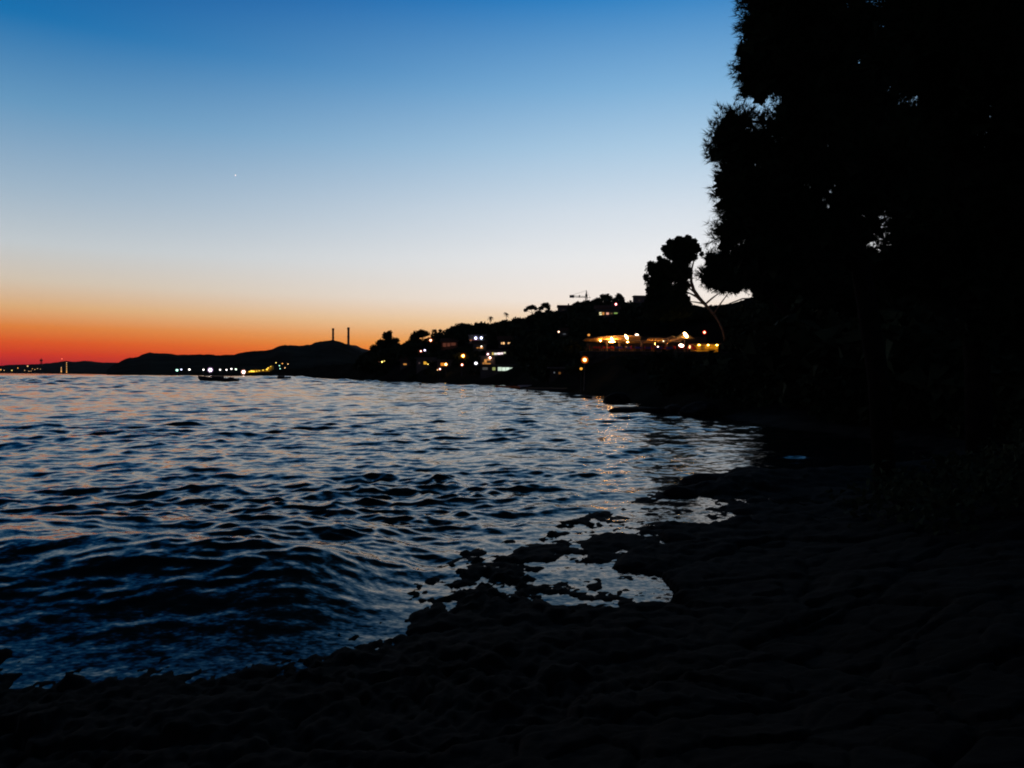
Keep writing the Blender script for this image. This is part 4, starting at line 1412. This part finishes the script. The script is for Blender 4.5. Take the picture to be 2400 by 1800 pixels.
# ------------------------------------------------------------------ near pines
def near_pine(label, d, lobes, trunk, seed, tuft_len, holes=(), k=16, dens=1.0, name='shore_pine'):
    s = d / F
    rng = np.random.default_rng(seed)
    base = P(trunk[0][0][0], trunk[0][0][1], d)
    gz = float(land_h(np.array([base[0]]), np.array([base[1]]))[0]) - 0.15
    base[2] = gz
    t = thing(name, base, label, 'tree', 'pines on the right shore')
    pts, axs, inner = [], [], []
    for (px, py, rx, ry) in lobes:
        c = P(px, py, d) + np.array([0, rng.uniform(-0.5, 0.5) * rx * s, 0])
        rad = np.array([rx * s, max(rx, ry) * s * 0.95, ry * s])
        area = rad[0] * rad[2] * math.pi
        n = int(area * 190 * dens * (0.16 / tuft_len) ** 2)
        v = rng.normal(size=(n, 3))
        v /= np.linalg.norm(v, axis=1)[:, None]
        rr = rng.uniform(0.25, 1, n) ** 0.45
        lump = 1 + 0.14 * np.sin(v[:, 0] * 6 + c[0] * 3) * np.cos(v[:, 2] * 7 + c[2] * 2)
        p = c + v * (rr * lump)[:, None] * rad
        pts.append(p)
        ax = v * 0.7 + rng.normal(size=(n, 3)) * 0.35 + np.array([0, 0, 0.35])
        axs.append(ax / np.linalg.norm(ax, axis=1)[:, None])
        inner.append(leaf_tris(c, rad * 0.80, int(area * 130 * dens * (0.16 / tuft_len) ** 2), tuft_len * 2.0, rng, 2.2))
    p, ax, inn = np.concatenate(pts), np.concatenate(axs), np.concatenate(inner)
    if holes:
        def clear(q):
            u, v = proj_np(q)
            m = np.ones(len(q), bool)
            for (hx, hy, ha, hb) in holes:
                e = ((u - hx) / ha) ** 2 + ((v - hy) / hb) ** 2
                m &= e > 0.45 + 0.85 * rng.uniform(0, 1, len(q))
            return m
        m = clear(p)
        p, ax = p[m], ax[m]
        inn = inn[clear(inn.mean(1))]
    # each shoot: a short run of tufts along its axis, like a brush
    sh = [needle_tufts(p + ax * (q * tuft_len * 0.55), ax, k // 2 + 2, tuft_len, 0.085 * tuft_len, rng, 0.6) for q in (0, 1, 2)]
    tri = np.concatenate(sh + [inn]) - base
    tris_obj('crown', tri, M['leaf'], t)
    for i, line in enumerate(trunk):
        mb = MB()
        q = [P(a, b, d) - base for a, b, r in line]
        if i == 0:
            q[0] = np.array([0, 0, -0.3])
        mb.tube(q, [r * s for a, b, r in line], 9)
        mb.build('trunk' if i == 0 else 'limb', M['bark_shade'], t, True)
    return len(tri)


near_pine('nearest big pine towering over the right of the bay', 14.5,
          [(1826, 40, 70, 95), (1790, 130, 52, 60), (1764, 165, 32, 30), (1800, 205, 55, 40), (1737, 158, 16, 14), (1728, 300, 42, 42), (1705, 282, 20, 24), (1760, 330, 60, 50), (1712, 352, 40, 32), (1672, 362, 26, 11), (1690, 330, 16, 22), (1740, 420, 56, 60),
           (1722, 480, 36, 50), (1712, 540, 30, 34), (1705, 576, 24, 26), (1770, 520, 70, 70), (1760, 600, 60, 36), (1860, 120, 100, 120), (1900, 300, 130, 120), (1850, 420, 110, 100), (1880, 540, 110, 80), (1960, 60, 130, 130), (1990, 200, 130, 120),
           (2020, 420, 130, 110), (1980, 540, 110, 70), (1835, -40, 90, 80), (1950, -80, 130, 100), (1778, 20, 24, 40), (1762, 65, 18, 24), (1752, 116, 14, 16), (1756, 212, 22, 12), (1845, 620, 80, 30)],
          [[(2080, 1120, 26), (2060, 900, 24), (2030, 700, 22), (1990, 480, 19), (1960, 240, 15), (1930, 20, 9), (1920, -120, 5)],
           [(2020, 640, 11), (1920, 560, 9), (1820, 530, 6), (1740, 500, 3)], [(2000, 520, 11), (1900, 420, 8), (1800, 370, 5), (1700, 350, 2.0)], [(1975, 340, 9), (1880, 300, 6), (1800, 290, 4), (1730, 280, 2)],
           [(1960, 240, 8), (1870, 180, 6), (1790, 130, 3.5), (1740, 150, 1.5)], [(1940, 100, 7), (1860, 50, 5), (1780, 10, 2)]],
          31, 0.17, holes=[(1808, 236, 26, 20), (1795, 252, 20, 14), (1790, 300, 8, 6), (2130, 248, 24, 16), (2040, 574, 34, 9)], k=16)
near_pine('second big pine filling the right edge of the picture', 17.5,
          [(2150, 100, 150, 150), (2180, 330, 150, 140), (2300, 200, 170, 170), (2330, 430, 160, 150), (2190, 520, 140, 100), (2100, 620, 120, 60), (2260, 640, 140, 80), (2420, 80, 150, 170), (2420, 330, 150, 160), (2400, 580, 140, 110), (2260, -40, 180, 110),
           (2080, 330, 90, 100), (2430, 750, 120, 90), (2330, 750, 110, 70)],
          [[(2300, 1060, 30), (2290, 860, 27), (2270, 640, 23), (2250, 380, 18), (2240, 120, 12), (2235, -80, 6)], [(2265, 560, 11), (2160, 470, 7), (2080, 420, 3)], [(2255, 420, 11), (2360, 330, 7), (2430, 280, 3)],
           [(2245, 220, 9), (2160, 150, 6), (2080, 110, 3)]],
          32, 0.20, holes=[(2130, 248, 26, 17), (2040, 574, 34, 9)], k=14, dens=0.95)
near_pine('lower spreading pine behind the big pine, sky showing under it', 44,
          [(1690, 612, 26, 16), (1668, 612, 18, 16), (1672, 640, 28, 22), (1660, 650, 20, 18), (1700, 650, 40, 30), (1730, 640, 50, 40), (1690, 672, 34, 16), (1730, 668, 40, 20), (1780, 630, 50, 34), (1830, 620, 60, 50), (1900, 630, 70, 44), (1980, 630, 80, 50), (2080, 650, 90, 50),
           (1755, 684, 16, 9), (1850, 668, 60, 18), (1940, 680, 80, 22), (1664, 600, 10, 8)],
          [[(1900, 960, 12), (1885, 840, 11), (1850, 740, 10), (1815, 700, 8), (1790, 660, 6), (1770, 620, 3.5)], [(1815, 700, 5), (1770, 678, 3.5), (1730, 668, 2.2), (1690, 650, 1.2)], [(1800, 690, 4), (1780, 672, 2.2), (1752, 662, 1.4)],
           [(1850, 740, 5), (1900, 690, 4), (1960, 650, 2.5)], [(1760, 700, 2.2), (1740, 700, 1.6), (1708, 712, 1.2)]],
          33, 0.30, holes=[(1740, 690, 34, 13), (1785, 668, 14, 14), (1850, 690, 15, 7), (1660, 618, 5, 5), (1895, 682, 5, 4), (1686, 690, 30, 8)], k=12)


# tall pines on the bank beyond the cove; the near pines hide most of them
def bank_pine(label, px, d, top, w, seed):
    rng = np.random.default_rng(seed)
    g = P(px, 900, d)
    gz = float(land_h(np.array([g[0]]), np.array([g[1]]))[0])
    pyb = proj((g[0], g[1], gz))[1]
    lobes = []
    for i in range(13):
        f = i / 12
        py = top + 25 + (760 - top) * f
        rw = w * (0.42 + 0.58 * math.sin(math.pi * min(1, 0.2 + f * 0.75)))
        lobes.append((px + rng.uniform(-0.35, 0.35) * rw, py, rw * rng.uniform(0.6, 0.85), 38 * rng.uniform(0.8, 1.2)))
    tree_px('bank_pine', label, d, lobes, [[(px + 6, pyb + 6, 7), (px + 4, 780, 6), (px - 2, 560, 4), (px, top + 30, 1.5)]], 0.26, 260, 'tree', 'pines on the right shore', seed, 'leaf')


bank_pine('tall dark pine on the bank behind the nearest big pine', 1845, 56, 430, 82, 61)
bank_pine('tall dark pine behind the gap between the two big pines', 1960, 62, 640, 70, 62)
bank_pine('tall dark pine behind the second big pine at the right', 2190, 50, 380, 110, 63)
bank_pine('tall dark pine at the far right edge behind the big pines', 2350, 46, 420, 110, 64)


# ------------------------------------------------------------------ woods and scrub as masses
def wood():
    rng = np.random.default_rng(51)
    lib = []
    for i in range(8):
        nl = rng.integers(3, 6)
        tri = []
        for q in range(nl):
            c = np.array([rng.uniform(-0.45, 0.45), rng.uniform(-0.45, 0.45), rng.uniform(0.35, 0.85)])
            rad = np.array([0.42, 0.42, 0.30]) * rng.uniform(0.7, 1.15)
            tri.append(leaf_tris(c, rad, 46, 0.27, rng, 3.5))
        st = np.array([[[-0.03, 0, -0.3], [0.03, 0, -0.3], [0, 0.02, 0.7]], [[0, -0.03, -0.3], [0, 0.03, -0.3], [0.02, 0, 0.7]]])
        lib.append(np.concatenate(tri + [st]))
    N = 5200
    u = rng.uniform(842, 2700, N)
    S, Rg = np.interp(u, SHO_U, SHO_D), np.interp(u, RDG_U, RDG_D)
    D = S + 4 + (Rg * 1.05 - S) * rng.uniform(0, 1, N) ** 0.85
    x, y = D * (u - 1200) / F, D
    nrm = np.sqrt(1 + ((u - 1200) / F) ** 2)
    x, y = x / nrm, y / nrm
    sd = coast_sd(x, y)
    z = land_h(x, y, sd)
    h = np.clip(rng.lognormal(1.35, 0.35, N), 1.6, 7.5) * np.interp(D, [50, 110, 250], [0.55, 0.75, 1.0])
    ok = (sd > 3.0)
    # terrace itself stays clear
    wx = (u > 1358) & (u < 1718) & (D > 112) & (D < 146)
    ok &= ~wx
    base = np.stack([x, y, z], -1)
    top = np.stack([x, y, z + h], -1)
    bu, bv = proj_np(base)
    tu, tv = proj_np(top)
    lim = np.interp(tu, SKY_U, SKY_V) + rng.uniform(-3, 5, N)
    ok &= tv > lim
    hw = h * 0.62 * F / D
    for (kx, ky, kr, kd) in KEEP:
        hit = (np.abs(tu - kx) < hw + kr) & (tv - kr < ky) & (ky < bv + kr) & (D < kd + 2)
        ok &= ~hit
    out = []
    for i in np.nonzero(ok)[0]:
        a = rng.uniform(0, 6.28)
        c_, s2 = math.cos(a), math.sin(a)
        m = np.array([[c_, -s2, 0], [s2, c_, 0], [0, 0, 1]])
        sc = np.array([h[i] * rng.uniform(0.85, 1.25), h[i] * rng.uniform(0.85, 1.25), h[i]])
        out.append((lib[rng.integers(8)] @ m.T) * sc + base[i])
    o = tris_obj('hillside_wood', out, M['leaf2'])
    tag(o, 'dark mass of trees and scrub covering the hillside', kind='stuff')
    # low scrub on the near bank and under the pines
    out = []
    N = 900
    x = rng.uniform(9, 60, N)
    y = rng.uniform(16, 62, N)
    sd = coast_sd(x, y)
    z = land_h(x, y, sd)
    h = rng.uniform(0.7, 2.3, N) * np.interp(sd, [2, 12], [0.6, 1.3])
    ok = sd > 2.4
    uu, vv = proj_np(np.stack([x, y, z + h], -1))
    ok &= (uu > 1560) & (vv > np.interp(uu, SKY_U, SKY_V) - 4)
    for (kx, ky, kr, kd) in KEEP:
        if kx > 1600:
            ok &= ~((np.abs(uu - kx) < kr + h * 0.62 * F / y) & (vv - kr < ky) & (y < kd))
    for i in np.nonzero(ok)[0]:
        c = np.array([x[i], y[i], z[i] + h[i] * 0.4])
        out.append(leaf_tris(c, np.array([h[i] * 0.75, h[i] * 0.75, h[i] * 0.6]), 170, 0.16 + 0.004 * y[i], rng, 3.0))
    N = 260
    x = rng.uniform(5.5, 22, N)
    y = rng.uniform(9.5, 20, N)
    sd = coast_sd(x, y)
    z = land_h(x, y, sd)
    for i in range(N):
        if sd[i] < 4.2 or x[i] < 0.42 * y[i]:
            continue
        h_ = rng.uniform(0.25, 0.9)
        out.append(leaf_tris(np.array([x[i], y[i], z[i] + h_ * 0.35]), np.array([h_, h_, h_ * 0.6]), 120, 0.11, rng, 3.0))
    o = tris_obj('bank_scrub', out, M['leaf2'])
    tag(o, 'dark shrubs massed on the bank under the pines', kind='stuff')


wood()


# ------------------------------------------------------------------ evening haze
def haze():
    m = bpy.data.materials.new('evening_haze')
    m.use_nodes = True
    nt = m.node_tree
    nt.nodes.clear()
    vol = nt.nodes.new('ShaderNodeVolumePrincipled')
    vol.inputs['Color'].default_value = (0.82, 0.86, 0.92, 1)
    vol.inputs['Density'].default_value = 0.000012
    out = nt.nodes.new('ShaderNodeOutputMaterial')
    nt.links.new(vol.outputs[0], out.inputs['Volume'])
    o = MB().box(-11500, 11500, -11500, 11500, -7, 620).build('haze', m)
    tag(o, 'thin evening haze over the whole bay', kind='stuff')


haze()
